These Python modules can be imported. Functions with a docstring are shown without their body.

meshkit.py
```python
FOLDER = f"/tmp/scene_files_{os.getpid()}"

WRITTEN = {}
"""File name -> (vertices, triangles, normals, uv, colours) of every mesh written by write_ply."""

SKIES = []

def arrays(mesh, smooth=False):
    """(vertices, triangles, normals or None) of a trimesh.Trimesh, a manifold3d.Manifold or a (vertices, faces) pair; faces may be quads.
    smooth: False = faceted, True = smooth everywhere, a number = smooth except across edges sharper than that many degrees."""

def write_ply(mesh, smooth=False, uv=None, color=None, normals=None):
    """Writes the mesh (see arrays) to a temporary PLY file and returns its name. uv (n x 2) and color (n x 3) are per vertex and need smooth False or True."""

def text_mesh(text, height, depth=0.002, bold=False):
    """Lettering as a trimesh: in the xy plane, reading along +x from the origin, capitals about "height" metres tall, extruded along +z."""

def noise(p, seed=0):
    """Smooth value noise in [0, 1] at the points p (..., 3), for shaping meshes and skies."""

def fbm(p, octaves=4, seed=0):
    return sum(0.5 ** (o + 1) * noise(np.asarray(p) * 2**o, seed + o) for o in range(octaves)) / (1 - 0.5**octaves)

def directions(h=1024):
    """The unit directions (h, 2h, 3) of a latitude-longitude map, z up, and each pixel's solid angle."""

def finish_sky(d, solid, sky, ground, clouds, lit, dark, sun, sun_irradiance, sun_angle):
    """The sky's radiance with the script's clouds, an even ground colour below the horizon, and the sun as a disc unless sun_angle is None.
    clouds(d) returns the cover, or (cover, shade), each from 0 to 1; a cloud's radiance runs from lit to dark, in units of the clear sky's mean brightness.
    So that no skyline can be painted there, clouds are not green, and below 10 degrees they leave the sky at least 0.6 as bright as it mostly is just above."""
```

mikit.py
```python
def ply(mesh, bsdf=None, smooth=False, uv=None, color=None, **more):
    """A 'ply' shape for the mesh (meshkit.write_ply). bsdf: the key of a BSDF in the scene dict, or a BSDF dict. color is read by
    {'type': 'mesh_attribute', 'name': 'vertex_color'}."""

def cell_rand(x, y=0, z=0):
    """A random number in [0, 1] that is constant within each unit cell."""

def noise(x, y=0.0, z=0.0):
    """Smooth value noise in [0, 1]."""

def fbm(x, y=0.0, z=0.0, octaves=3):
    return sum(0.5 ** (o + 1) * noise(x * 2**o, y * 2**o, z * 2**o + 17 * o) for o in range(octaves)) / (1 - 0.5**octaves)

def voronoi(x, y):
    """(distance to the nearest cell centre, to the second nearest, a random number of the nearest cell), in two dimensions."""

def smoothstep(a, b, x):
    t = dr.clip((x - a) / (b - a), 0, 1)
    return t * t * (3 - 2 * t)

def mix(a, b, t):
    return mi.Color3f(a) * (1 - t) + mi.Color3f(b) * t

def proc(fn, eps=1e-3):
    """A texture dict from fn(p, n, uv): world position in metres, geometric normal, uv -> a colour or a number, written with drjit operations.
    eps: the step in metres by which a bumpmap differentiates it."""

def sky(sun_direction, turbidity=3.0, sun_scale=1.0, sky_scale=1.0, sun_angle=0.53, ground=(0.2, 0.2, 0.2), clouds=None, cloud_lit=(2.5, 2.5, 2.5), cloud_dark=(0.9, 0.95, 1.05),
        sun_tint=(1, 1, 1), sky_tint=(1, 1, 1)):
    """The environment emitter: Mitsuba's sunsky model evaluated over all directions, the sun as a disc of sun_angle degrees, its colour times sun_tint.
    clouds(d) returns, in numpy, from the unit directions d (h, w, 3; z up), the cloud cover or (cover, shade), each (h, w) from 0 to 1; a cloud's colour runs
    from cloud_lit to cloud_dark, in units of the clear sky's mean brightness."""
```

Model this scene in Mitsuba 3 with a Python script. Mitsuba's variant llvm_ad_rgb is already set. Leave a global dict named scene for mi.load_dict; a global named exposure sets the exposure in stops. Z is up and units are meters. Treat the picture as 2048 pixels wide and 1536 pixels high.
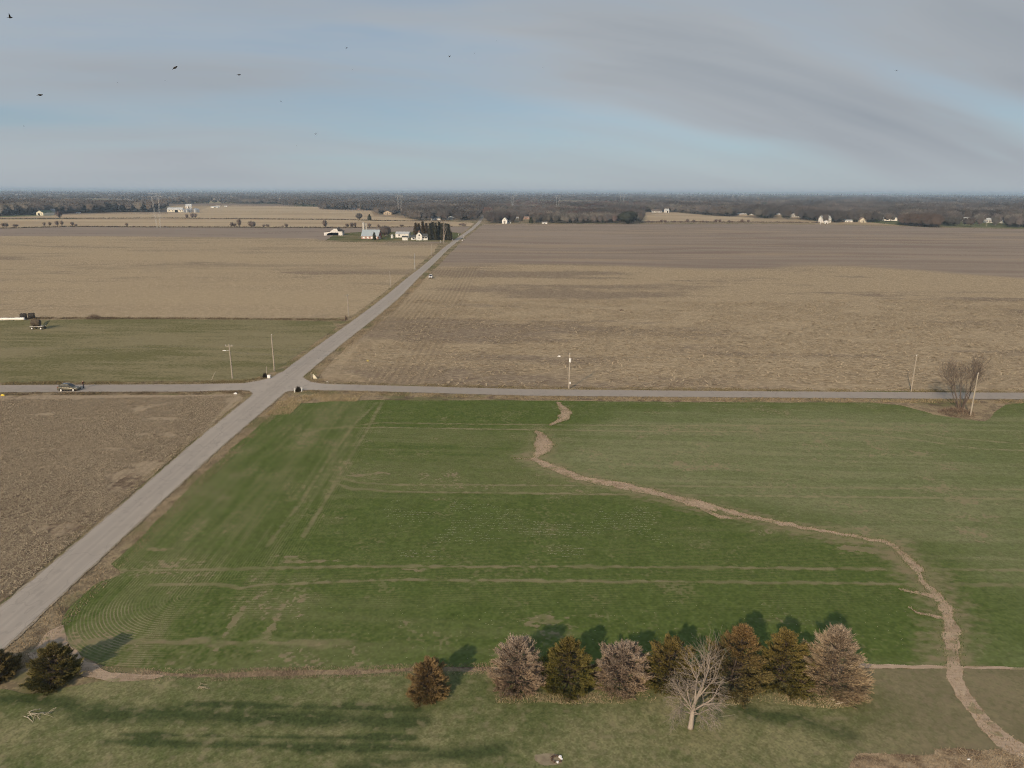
import math, random
import numpy as np
import trimesh, shapely
from shapely.geometry import Polygon, LineString, Point
from shapely.ops import unary_union
import drjit as dr
import mitsuba as mi
import mikit, meshkit

# ------------------------------------------------------------------ camera, sky, exposure
T = mi.ScalarTransform4f
scene, labels = {}, {}
HC = 46.0                                   # the drone hovers 46 m above the field
FOV, PITCH, ROLL = 72.0, math.radians(15.30), math.radians(0.25)
FPX = 1024 / math.tan(math.radians(FOV / 2))
cF = np.array([0, math.cos(PITCH), -math.sin(PITCH)])
cU0, cR0 = np.array([0, math.sin(PITCH), math.cos(PITCH)]), np.array([1.0, 0, 0])
cR = math.cos(ROLL) * cR0 + math.sin(ROLL) * cU0
cU = -math.sin(ROLL) * cR0 + math.cos(ROLL) * cU0
scene['camera'] = {'type': 'perspective', 'fov': FOV, 'fov_axis': 'x', 'near_clip': 0.5, 'far_clip': 60000.0,
                   'to_world': T().look_at(origin=[0, 0, HC], target=[float(v) for v in np.array([0, 0, HC]) + cF * 10], up=[float(v) for v in cU]),
                   'medium': {'type': 'ref', 'id': 'haze_air'}}
exposure = 1.58
SUN_AZ, SUN_EL = math.radians(26.0), math.radians(25.5)      # behind the camera, to its left
SUN = np.array([-math.sin(SUN_AZ) * math.cos(SUN_EL), -math.cos(SUN_AZ) * math.cos(SUN_EL), math.sin(SUN_EL)])


def cloud_cover(d):
    """A high, thin, uneven layer of grey cloud over the whole sky with soft streaks and a few bluer gaps."""
    el = np.degrees(np.arcsin(np.clip(d[..., 2], -1, 1)))
    z = np.maximum(d[..., 2], 0.0) + 0.22
    u, v = d[..., 0] / z, d[..., 1] / z
    a = -0.34
    u2, v2 = u * math.cos(a) - v * math.sin(a), u * math.sin(a) + v * math.cos(a)
    q = np.stack([u2 * 0.55, v2 * 1.05, 0 * u + 3.1], -1)
    w = meshkit.fbm(q * 0.9 + 7.3, 3, 5) - 0.5
    q2 = q + np.stack([w * 0.9, w * 0.6, 0 * w], -1)
    n = meshkit.fbm(q2 * 1.15, 5, CL[0]) - 0.5
    s = meshkit.fbm(q2 * np.array([1.1, 2.6, 1.0]) + 4.0, 6, 23) - 0.5
    big = meshkit.fbm(np.stack([u * 0.50, v * 0.62, 0 * u], -1) + 9.1, 3, CL[1]) - 0.5
    c = 0.70 + 1.7 * n + 1.7 * s + 0.4 * big
    shade = 0.42 + 0.70 * big + 0.6 * n + 1.5 * s + 0.014 * (np.minimum(el, 16) - 6)
    low = np.clip(1 - el / 3.2, 0, 1) ** 1.3
    c = np.clip(c, 0.30, 1) * (1 - low) + low * 0.95
    shade = np.clip(shade, 0, 1.0) * (1 - low) + 0.40 * low
    return np.clip(c, 0, 1), shade


CL = (26, 18)
scene['sky'] = mikit.sky(SUN, turbidity=3.0, sun_scale=0.92, sky_scale=1.0, sun_angle=0.53, ground=(0.22, 0.19, 0.15), clouds=cloud_cover,
                         cloud_lit=(2.54, 2.68, 2.78), cloud_dark=(1.38, 1.56, 1.78), sun_tint=(0.98, 1.0, 1.12), sky_tint=(0.80, 0.89, 0.98))


# ------------------------------------------------------------------ helpers: where a point of the photograph lies on the ground
def ray(px, py):
    d = cF + (px - 1024) / FPX * cR - (py - 768) / FPX * cU
    return d


def G(px, py, z=0.0):
    d = ray(px, py)
    t = (z - HC) / d[2]
    return np.array([d[0] * t, d[1] * t])


def GL(pts):
    return np.array([G(*p) for p in pts])


def height_at(bx, by, ty):
    """Height of an upright thing that stands at pixel (bx, by) and reaches row ty."""
    b = G(bx, by)
    k = (768 - ty) / FPX
    # (0,0,HC)->(b,h): dot with cU / dot with cF = k
    a0 = np.dot([b[0], b[1], -HC], cU) - k * np.dot([b[0], b[1], -HC], cF)
    return -a0 / (cU[2] - k * cF[2])


def mpp(px, py):
    """Metres per pixel of the photograph at that ground point."""
    b = G(px, py)
    return np.dot([b[0], b[1], -HC], cF) / FPX


def pin(x, y, z=0.0):
    v = np.array([x, y, z - HC])
    w = v @ cF
    return 1024 + FPX * (v @ cR) / w, 768 - FPX * (v @ cU) / w


def key_of(name):
    k, i = name, 0
    while k in scene or any(q.startswith(k + '__') for q in scene):
        i += 1
        k = f'{name}_{i:03d}'
    return k


def thing(name, label, cat, group=None):
    k = key_of(name)
    labels[k] = {'label': label, 'category': cat}
    if group:
        labels[k]['group'] = group
    return k


def put(parent, part, mesh, bsdf, smooth=False, color=None, label=None):
    """One mesh as a part of parent (or, with part None, the whole thing)."""
    if isinstance(mesh, MB):
        mesh, color = mesh.mesh(), (mesh.colors() if mesh.c else color)
    k = parent if part is None else key_of(parent + '__' + part)
    scene[k] = mikit.ply(mesh, bsdf, smooth=smooth, color=color)
    if label:
        labels.setdefault(k, {})['label'] = label
    return k


class MB:
    """Collects pieces (vertices, faces, colours) into one mesh."""
    def __init__(self):
        self.v, self.f, self.c, self.n = [], [], [], 0

    def add(self, v, f, c=None):
        v, f = np.asarray(v, float), np.asarray(f, int)
        if f.ndim == 2 and f.shape[1] == 4:
            f = np.vstack([f[:, [0, 1, 2]], f[:, [0, 2, 3]]])
        self.v.append(v)
        self.f.append(f + self.n)
        self.n += len(v)
        if c is not None:
            c = np.asarray(c, float)
            self.c.append(np.broadcast_to(c, (len(v), 3)) if c.ndim == 1 else c)
        return self

    def box(self, c, s, rz=0.0, col=None, ch=0.0):
        x = np.array([[i, j, k] for i in (-.5, .5) for j in (-.5, .5) for k in (-.5, .5)]) * np.asarray(s)
        f = [[0, 1, 3, 2], [4, 6, 7, 5], [0, 4, 5, 1], [2, 3, 7, 6], [0, 2, 6, 4], [1, 5, 7, 3]]
        return self.add(rotz(x, rz) + np.asarray(c), f, col)

    def tube(self, pts, rad, sides=6, col=None, cap=True):
        pts = np.asarray(pts, float)
        rad = np.broadcast_to(np.asarray(rad, float), (len(pts),))
        d = np.gradient(pts, axis=0)
        d /= np.linalg.norm(d, axis=1, keepdims=True) + 1e-12
        ref = np.array([0, 0, 1.0]) if abs(d[0, 2]) < 0.9 else np.array([1.0, 0, 0])
        x = np.cross(d, ref)
        x /= np.linalg.norm(x, axis=1, keepdims=True) + 1e-12
        y = np.cross(d, x)
        a = np.arange(sides) * 2 * np.pi / sides
        v = pts[:, None] + rad[:, None, None] * (np.cos(a)[None, :, None] * x[:, None] + np.sin(a)[None, :, None] * y[:, None])
        v = v.reshape(-1, 3)
        f = []
        for i in range(len(pts) - 1):
            for j in range(sides):
                k = (j + 1) % sides
                f.append([i * sides + j, i * sides + k, (i + 1) * sides + k, (i + 1) * sides + j])
        f = np.array(f)
        f = np.vstack([f[:, [0, 1, 2]], f[:, [0, 2, 3]]])
        if cap:
            n0 = (len(pts) - 1) * sides
            f = np.vstack([f, [[0, j + 1, j] for j in range(1, sides - 1)], [[n0, n0 + j, n0 + j + 1] for j in range(1, sides - 1)]])
        return self.add(v, f, col)

    def prism(self, poly, y0, y1, rz=0.0, at=(0, 0, 0), col=None):
        """Polygon in (x, z), extruded along y."""
        p = np.asarray(poly, float)
        n = len(p)
        v = np.vstack([np.c_[p[:, 0], np.full(n, y0), p[:, 1]], np.c_[p[:, 0], np.full(n, y1), p[:, 1]]])
        q = Polygon(p)
        vv, ff = trimesh.creation.triangulate_polygon(q, engine='earcut')
        # map the triangulation back to the ring's vertices
        idx = [int(np.argmin(((p - w) ** 2).sum(1))) for w in vv]
        ff = np.array([[idx[i] for i in t] for t in ff])
        sgn = 1 if q.exterior.is_ccw else -1
        tri = [ff if sgn > 0 else ff[:, ::-1], (ff if sgn < 0 else ff[:, ::-1]) + n]
        side = []
        for i in range(n):
            j = (i + 1) % n
            side += [[i, n + j, j], [i, n + i, n + j]] if sgn > 0 else [[i, j, n + j], [i, n + j, n + i]]
        side = np.array(side)[:, ::-1] if sgn > 0 else np.array(side)[:, ::-1]
        return self.add(rotz(v, rz) + np.asarray(at, float), np.vstack(tri + [side]), col)

    def mesh(self):
        return trimesh.Trimesh(np.vstack(self.v), np.vstack(self.f), process=False)

    def colors(self):
        return np.vstack(self.c)


def rotz(v, a):
    v = np.asarray(v, float)
    c, s = math.cos(a), math.sin(a)
    return np.c_[v[:, 0] * c - v[:, 1] * s, v[:, 0] * s + v[:, 1] * c, v[:, 2]]


def nfun(seed):
    """Cheap 2-D value noise for shaping outlines, about -0.5..0.5."""
    return lambda p, s: meshkit.fbm(np.c_[np.asarray(p) / s, np.full(len(p), 0.37)], 3, seed) - 0.5


def ragged(poly, step, amp, scale, seed):
    """The polygon with its outline resampled and pushed about by noise."""
    out = []
    for g in getattr(poly, 'geoms', [poly]):
        def ring(r, sd):
            n = max(12, int(r.length / step))
            p = np.array([r.interpolate(i * r.length / n).coords[0] for i in range(n)])
            return np.c_[p[:, 0] + 2 * amp * nfun(sd)(p, scale), p[:, 1] + 2 * amp * nfun(sd + 9)(p, scale)]
        q = Polygon(ring(g.exterior, seed), [ring(r, seed) for r in g.interiors if r.length > 4 * step]).buffer(0)
        out.append(q)
    return unary_union(out)


def sheet(name, poly, z, bsdf, kind='structure', label=None, cat=None):
    mb = MB()
    for g in getattr(poly, 'geoms', [poly]):
        if g.is_empty or g.area < 0.02:
            continue
        v, f = trimesh.creation.triangulate_polygon(g, engine='earcut')
        v3 = np.c_[v, np.full(len(v), z)]
        n = np.cross(v3[f[:, 1]] - v3[f[:, 0]], v3[f[:, 2]] - v3[f[:, 0]])[:, 2]
        f = np.where((n < 0)[:, None], f[:, ::-1], f)
        mb.add(v3, f)
    k = key_of(name)
    scene[k] = mikit.ply(mb.mesh(), bsdf)
    labels[k] = {'kind': kind}
    if label:
        labels[k]['label'] = label
    if cat:
        labels[k]['category'] = cat
    return k


# ------------------------------------------------------------------ procedural colour helpers (drjit)
def n2(x, y, s=0):
    x, y = mi.Float(x), mi.Float(y)
    i, j = dr.floor(x), dr.floor(y)
    a, b = x - i, y - j
    a, b = a * a * (3 - 2 * a), b * b * (3 - 2 * b)
    r = mikit.cell_rand
    return dr.lerp(dr.lerp(r(i, j, s), r(i + 1, j, s), a), dr.lerp(r(i, j + 1, s), r(i + 1, j + 1, s), a), b)


def f2(x, y, s=0, o=3):
    t = 0
    for k in range(o):
        t = t + 0.5 ** (k + 1) * n2(x * 2 ** k + 3.7 * k, y * 2 ** k + 1.9 * k, s + k)
    return t / (1 - 0.5 ** o)


def sst(a, b, x):
    return mikit.smoothstep(a, b, x)


def col(*c):
    return mi.Color3f(*[float(v) for v in c])


def mixc(a, b, t):
    return a * (1 - t) + b * t


def seg_dist(x, y, pts):
    """Distance to a polyline, in drjit."""
    best = None
    for (ax, ay), (bx, by) in zip(pts[:-1], pts[1:]):
        dx, dy = float(bx - ax), float(by - ay)
        t = dr.clip(((x - float(ax)) * dx + (y - float(ay)) * dy) / (dx * dx + dy * dy), 0, 1)
        d2 = dr.square(x - float(ax) - t * dx) + dr.square(y - float(ay) - t * dy)
        best = d2 if best is None else dr.minimum(best, d2)
    return dr.sqrt(best)


def pw(y, pts):
    """Piecewise linear x(y) through the points (y rising), in drjit."""
    r = float(pts[0][1])
    for (y0, x0), (y1, x1) in zip(pts[:-1], pts[1:]):
        r = r + dr.clip((y - float(y0)) / float(y1 - y0), 0, 1) * float(x1 - x0)
    return r


def diffuse(name, fn):
    scene[name] = {'type': 'twosided', 'b': {'type': 'diffuse', 'reflectance': mikit.proc(fn)}}
    return name


def paint(name, c, rough=0.55, metallic=0.0, spec=0.4):
    scene[name] = {'type': 'twosided', 'b': {'type': 'principled', 'base_color': {'type': 'rgb', 'value': list(c)}, 'roughness': rough, 'metallic': metallic, 'specular': spec}}
    return name

# ------------------------------------------------------------------ the roads' outlines
NS_L = [(21.9, 1199.6), (120, 1115), (208, 1042), (314, 955), (410, 867.5), (505.7, 788), (552, 755), (588, 727), (630, 699), (700, 645), (733, 622.6), (781, 585), (816, 554.5),
        (852.5, 528), (879, 503), (899, 487), (912, 479), (922, 470.7), (939, 460), (955, 446), (961, 436), (966, 428)]
NS_R = [(112, 1199.6), (218.7, 1100), (314, 1012), (382.7, 944), (464.7, 870), (516.7, 834.7), (602, 757), (630, 732), (661, 702.5), (700, 673.6), (721, 660), (766, 623.4), (806, 589), (834, 558),
        (867, 528), (889, 505), (907, 488), (919, 480), (929, 472), (944, 460.7), (960, 446), (966, 436), (970.5, 428)]
wl, wr = GL(NS_L), GL(NS_R)


def smooth_line(p, n=3):
    p = np.array(p, float)
    for _ in range(n):
        q = p.copy()
        q[1:-1] = 0.25 * p[:-2] + 0.5 * p[1:-1] + 0.25 * p[2:]
        p = q
    return p


def at_y(line, ys):
    return np.interp(ys, line[:, 1], line[:, 0])


ys = np.r_[np.linspace(60, 160, 12), np.linspace(170, 420, 16), np.linspace(440, 1500, 30)]
def ext(line):
    d0 = line[0] - line[3]
    d0 = d0 / abs(d0[1])
    return np.vstack([line[0] + d0 * 60, line])
wl, wr = ext(wl), ext(wr)
ys = ys[(ys > max(wl[0, 1], wr[0, 1]) - 1)]
ns_left, ns_right = smooth_line(np.c_[at_y(wl, ys), ys], 2), smooth_line(np.c_[at_y(wr, ys), ys], 2)
ns_mid = (ns_left + ns_right) / 2
half = np.clip(np.abs(ns_right[:, 0] - ns_left[:, 0]) / 2, 2.4, 4.2)
half = np.convolve(np.pad(half, 3, 'edge'), np.ones(7) / 7, 'valid')
ns_left, ns_right = np.c_[ns_mid[:, 0] - half, ys], np.c_[ns_mid[:, 0] + half, ys]
NS = Polygon(np.vstack([ns_left, ns_right[::-1]])).buffer(0)
ew_top = GL([(-500, 773), (0, 771), (380, 769.4), (489, 767), (520.6, 762), (545, 755), (560, 746)])
ew_bot = GL([(-500, 787), (0, 785), (380, 783.6), (481.6, 780.8), (499, 782), (507, 788), (490, 806)])
EWl = Polygon(np.vstack([ew_top, ew_bot[::-1]])).buffer(0)
ew_top2 = GL([(598, 750), (605, 755.6), (619, 764), (645.6, 768.4), (700, 770), (1050, 779.3), (1350, 782.3), (1740, 785), (2048, 786.5), (2700, 789)])
ew_bot2 = GL([(535, 813), (559.7, 789), (575, 783), (600, 780.5), (700, 781.6), (1050, 791.6), (1350, 794.3), (1740, 797), (2048, 799), (2700, 803)])
EWr = Polygon(np.vstack([ew_top2, ew_bot2[::-1]])).buffer(0)
ROADS = unary_union([NS, EWl, EWr]).buffer(0.3).buffer(-0.3)
NSD = (ns_mid[12] - ns_mid[0]); NSD = NSD / np.linalg.norm(NSD)     # direction of the long road
EWD = (ew_bot2[7] - ew_bot2[4]); EWD = EWD / np.linalg.norm(EWD)    # direction of the cross road
AEW = math.atan2(EWD[1], EWD[0])

# ------------------------------------------------------------------ colours of the ground
CE, SE = math.cos(AEW), math.sin(AEW)


def uvw(p):
    """World position turned so that u runs along the cross road."""
    return p.x * CE + p.y * SE, -p.x * SE + p.y * CE


gully_line = GL([(1118, 806), (1133, 826), (1110, 848), (1080, 870), (1090, 890), (1062, 916), (1120, 945), (1250, 976), (1400, 1010), (1560, 1048), (1680, 1068), (1780, 1088), (1830, 1138), (1862, 1180),
                 (1898, 1225), (1912, 1265), (1902, 1330), (1935, 1400), (1985, 1460), (2050, 1505), (2130, 1560)])
gx = sorted([(float(y), float(x)) for x, y in gully_line])
for i in range(1, len(gx)):
    if gx[i][0] - gx[i - 1][0] < 0.3:
        gx[i] = (gx[i - 1][0] + 0.3, gx[i][1])
TRACKS = [GL(t) for t in (
    [(752, 806), (738, 822), (712, 845), (675, 895), (640, 945), (590, 1020), (535, 1092)],
    [(764, 806), (752, 825), (735, 860), (700, 915), (672, 965), (640, 1020), (606, 1075)],
    [(590, 872), (650, 858), (760, 846), (1000, 849), (1300, 852), (1480, 851), (1620, 851), (1760, 857), (1900, 876), (2100, 893)],
    [(600, 860), (680, 856), (760, 855), (1000, 859), (1300, 863), (1500, 864), (1700, 866), (1830, 880), (1960, 898), (2120, 905)],
    [(690, 958), (720, 966), (800, 970), (1300, 972), (2150, 981)],
    [(660, 962), (705, 978), (800, 984), (1300, 990), (2150, 999)],
    [(215, 1142), (420, 1140), (700, 1133), (1200, 1134), (2200, 1142)],
    [(300, 1170), (430, 1168), (480, 1178), (520, 1170), (800, 1160), (1200, 1163), (2200, 1172)],
)]
WASH = [(p[0], p[1], p[2], p[3]) for p in (
    # px, py, half width (m along the view's x), half depth (m)
    (620, 1124, 5.5, 0.9), (575, 1115, 2.2, 1.0), (378, 1139, 2.0, 0.7), (815, 1141, 2.8, 0.8), (1715, 1096, 4.5, 2.6), (1745, 1139, 3.2, 0.7), (1640, 884, 1.8, 3.2), (1285, 875, 2.0, 1.4),
    (1838, 908, 5.0, 2.6), (310, 1098, 3.0, 1.0), (1090, 1245, 3.6, 2.2), (470, 1240, 0.7, 7.0), (545, 1250, 0.8, 6.5), (1930, 1000, 6, 3), (735, 950, 5.0, 3.0), (230, 1148, 2.6, 1.0))]
WASHW = [(*G(a, b), c * .8, d * .7) for a, b, c, d in WASH]
hl0, hl1 = G(505.8, 862), G(216, 1132)          # the crop's edge along the long road
hd = (hl0 - hl1) / np.linalg.norm(hl0 - hl1)
hn = np.array([hd[1], -hd[0]])
hb = G(700, 1340)


def wheat(p, n, uv):
    u, v = uvw(p)
    x, y = p.x, p.y
    big = f2(u / 55, v / 16, 3, 3)
    streak = f2(u / 26, v / 1.7, 11, 3)
    mid = f2(x / 5, y / 5, 17, 3)
    fine = n2(x / 0.32, y / 0.32, 23)
    clod = n2(x / 0.9, y / 0.7, 29)
    frag = f2(x / 0.9, y / 0.5, 53, 3)
    dl = (x - float(hl1[0])) * float(hn[0]) + (y - float(hl1[1])) * float(hn[1])
    al = (x - float(hl1[0])) * float(hd[0]) + (y - float(hl1[1])) * float(hd[1])
    hstreak = 0.5 * f2(dl / 0.5, al / 9, 63, 3) + 0.5 * f2(dl / 2.2, al / 34, 65, 3)
    inhead = sst(26.0, 21.0, dl + 3 * (mid - 0.5))
    streak = streak * (1 - inhead) + hstreak * inhead
    thin = sst(0.38, 0.72, (big - 0.5) * (1 - 0.55 * inhead) + 0.46 + (0.55 + 0.65 * inhead) * (streak - 0.5) + 0.25 * (mid - 0.5))
    side = x - pw(y, gx)
    pale = sst(-4.0, 16.0, side + 8 * (mid - 0.5) + 14 * (big - 0.5))
    road_near = sst(float(G(1500, 835)[1]), float(G(1500, 812)[1]), y + 8 * (mid - 0.5))
    pale = pale * (1 - 0.85 * road_near)
    # the headland drilled along the road, rows bending round at its lower corner
    db = y - float(hb[1])
    r = 13.0
    rx, ry = dr.maximum(r - dl, 0), dr.maximum(r - db, 0)
    dist = dr.minimum(dr.maximum(dl, -5), dr.maximum(db, -5)) * dr.select((dl < r) & (db < r), 0.0, 1.0) + dr.select((dl < r) & (db < r), r - dr.sqrt(rx * rx + ry * ry), 0.0)
    wob = 0.5 * (mid - 0.5)
    head = sst(24.5, 23.0, dl + wob)
    corner = sst(20.0, 12.0, dl) * sst(34.0, 16.0, db)
    row_h = 0.5 + 0.5 * dr.sin((dist + 0.10 * wob) * float(2 * math.pi / 0.36))
    row_e = 0.5 + 0.5 * dr.sin((v + 0.10 * wob) * float(2 * math.pi / 0.38))
    rows = row_e * (1 - head) + row_h * head
    soil = mixc(col(0.37, 0.300, 0.205), col(0.27, 0.215, 0.145), clod)
    lush = mixc(col(0.070, 0.106, 0.026), col(0.104, 0.144, 0.042), fine)
    weak = mixc(col(0.154, 0.170, 0.074), col(0.124, 0.154, 0.058), fine)
    palec = mixc(col(0.180, 0.202, 0.098), col(0.222, 0.232, 0.126), sst(0.3, 0.8, streak))
    c = mixc(lush, weak, 0.10 + thin * 0.65)
    c = mixc(c, palec, pale * (0.55 + 0.7 * (big - 0.35)))
    lowz = sst(13.0, 8.0, db + 4 * (mid - 0.5)) * sst(13.0, 17.0, dl + 3 * (mid - 0.5))
    broken = 0.35 + 0.65 * sst(0.30, 0.62, f2(x / 2.8, y / 2.8, 57, 3))
    c = c * (0.76 + 0.30 * n2(x / 0.24, y / 0.24, 59) + 0.20 * n2(x / 0.7, y / 0.6, 61))
    gap = sst(0.40, 1.0, rows) * (0.14 + 0.13 * thin + 0.12 * thin * head + 0.03 * head + 0.13 * corner * sst(16.0, 2.0, db + 6 * (mid - 0.5))) * broken * (1 - lowz)
    bare = sst(0.66, 0.86, 0.55 * mid + 0.25 * clod + 0.35 * fine - 0.03) * (0.25 + 0.4 * thin)
    low = sst(15.0, 3.0, db + 9 * (big - 0.5)) * sst(48.0, 14.0, dl + 26 * (mid - 0.5)) * 0.34 * sst(0.25, 0.75, fine * 0.5 + mid * 0.6)
    t = dr.clip(gap + bare + low * (0.55 + 0.6 * (clod - 0.5)), 0, 0.92)
    # wheel tracks of the sprayer
    k = 0.0
    for i, tr in enumerate(TRACKS):
        d = seg_dist(x, y, tr)
        k = dr.maximum(k, sst(0.55, 0.05, d + 0.55 * (clod - 0.5) + 0.5 * (mid - 0.5)) * float(0.42 if i < 2 else 0.50))
    k = k * (0.62 + 0.38 * sst(0.25, 0.6, mid))
    for bx, by, sx, sy in WASHW:
        q = dr.sqrt(dr.square((x - float(bx)) / float(sx)) + dr.square((y - float(by)) / float(sy)))
        k = dr.maximum(k, sst(0.80, 0.25, q + 2.4 * (frag - 0.5) + 0.5 * (mid - 0.5)) * (0.20 + 0.60 * clod))
    gd = seg_dist(x, y, gully_line)
    k = dr.maximum(k, sst(4.6, 0.4, gd + 4.0 * (frag - 0.42) + 2.5 * (mid - 0.5)) * (0.30 + 0.55 * clod) * sst(float(G(1080, 852)[1]), float(G(1080, 885)[1]), y))
    edge = f2(x / 2.2, y / 1.2, 47, 2)
    k = dr.maximum(k, sst(0.70, 0.10, dr.abs(db - 4.2 + 1.2 * (mid - 0.5)) / 1.5 + 1.4 * (edge - 0.42)) * sst(44.0, 26.0, dl + 8 * (big - 0.5)) * (0.22 + 0.52 * clod))
    return mixc(c, soil, dr.clip(dr.maximum(t, k), 0, 1))


diffuse('wheat_crop', wheat)


def straw(p, n, uv):
    """Corn stubble and residue over brown soil."""
    u, v = uvw(p)
    big = f2(u / 95, v / 34, 5, 4)
    streak = f2(u / 44, v / 8.5, 13, 4)
    mid = f2(p.x / 4.5, p.y / 4.5, 19, 3)
    fine = n2(p.x / 0.42, p.y / 0.42, 31)
    flick = n2(u / 0.9, v / 0.30, 37)
    t = sst(0.365, 0.525, big * 0.64 + streak * 0.28 + mid * 0.14 - 0.02)
    light = mixc(col(0.430, 0.342, 0.220), col(0.505, 0.410, 0.272), fine)
    dark = mixc(col(0.215, 0.170, 0.128), col(0.270, 0.215, 0.160), fine)
    c = mixc(dark, light, 0.10 + 0.88 * t)
    return mixc(c, mixc(col(0.13, 0.100, 0.075), col(0.58, 0.485, 0.355), flick * flick), 0.42)


def right_field(p, n, uv):
    u, v = uvw(p)
    s = straw(p, n, uv)
    mid = f2(u / 60, v / 18, 61, 3)
    vw = v + 46 * (f2(u / 210, v / 120, 69, 3) - 0.5)
    streak = f2(u / 170, vw / 15, 67, 4)
    fine = n2(p.x / 0.8, p.y / 0.8, 71)
    wav = f2(u / 170, 0.5, 73, 2)
    t = sst(-14, 14, v - 424.0 + 150 * (wav - 0.5) + 30 * (mid - 0.5))
    till = mixc(col(0.258, 0.212, 0.174), col(0.312, 0.258, 0.210), sst(0.25, 0.75, streak))
    till = mixc(till, col(0.345, 0.275, 0.200), sst(0.56, 0.72, f2(u / 190, vw / 22, 77, 3) + 0.3 * (mid - 0.5)) * 0.7)
    till = mixc(till, col(0.205, 0.160, 0.135), sst(0.56, 0.74, f2(u / 120, vw / 16, 79, 3)) * 0.5)
    # rows along the long road on the headland
    dl = (p.x - float(hl1[0])) * float(hn[0]) + (p.y - float(hl1[1])) * float(hn[1])
    rows = 0.5 + 0.5 * dr.sin(dl * float(2 * math.pi / 1.9))
    hh = sst(34.0, 30.0, dl + 5 * (mid - 0.5)) * (1 - t)
    s = mixc(s, mixc(col(0.20, 0.155, 0.112), col(0.36, 0.285, 0.19), sst(0.25, 0.8, rows)), hh * 0.36 * sst(0.25, 0.6, f2(p.x / 14, p.y / 22, 83, 2)))
    return mixc(s, till * (0.93 + 0.14 * fine), t)


def left_field(p, n, uv):
    u, v = uvw(p)
    s = straw(p, n, uv)
    streak = f2(u / 130, v / 20, 91, 3)
    return mixc(s, col(0.43, 0.350, 0.232), 0.40 * sst(0.3, 0.7, streak))


def tilled(p, n, uv):
    u, v = uvw(p)
    s = f2(u / 160, v / 18, 101, 3)
    c = mixc(col(0.268, 0.222, 0.186), col(0.312, 0.260, 0.214), s)
    return mixc(c, col(0.17, 0.135, 0.12), sst(0.6, 0.8, f2(u / 70, v / 9, 103, 2)) * 0.5)


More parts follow.
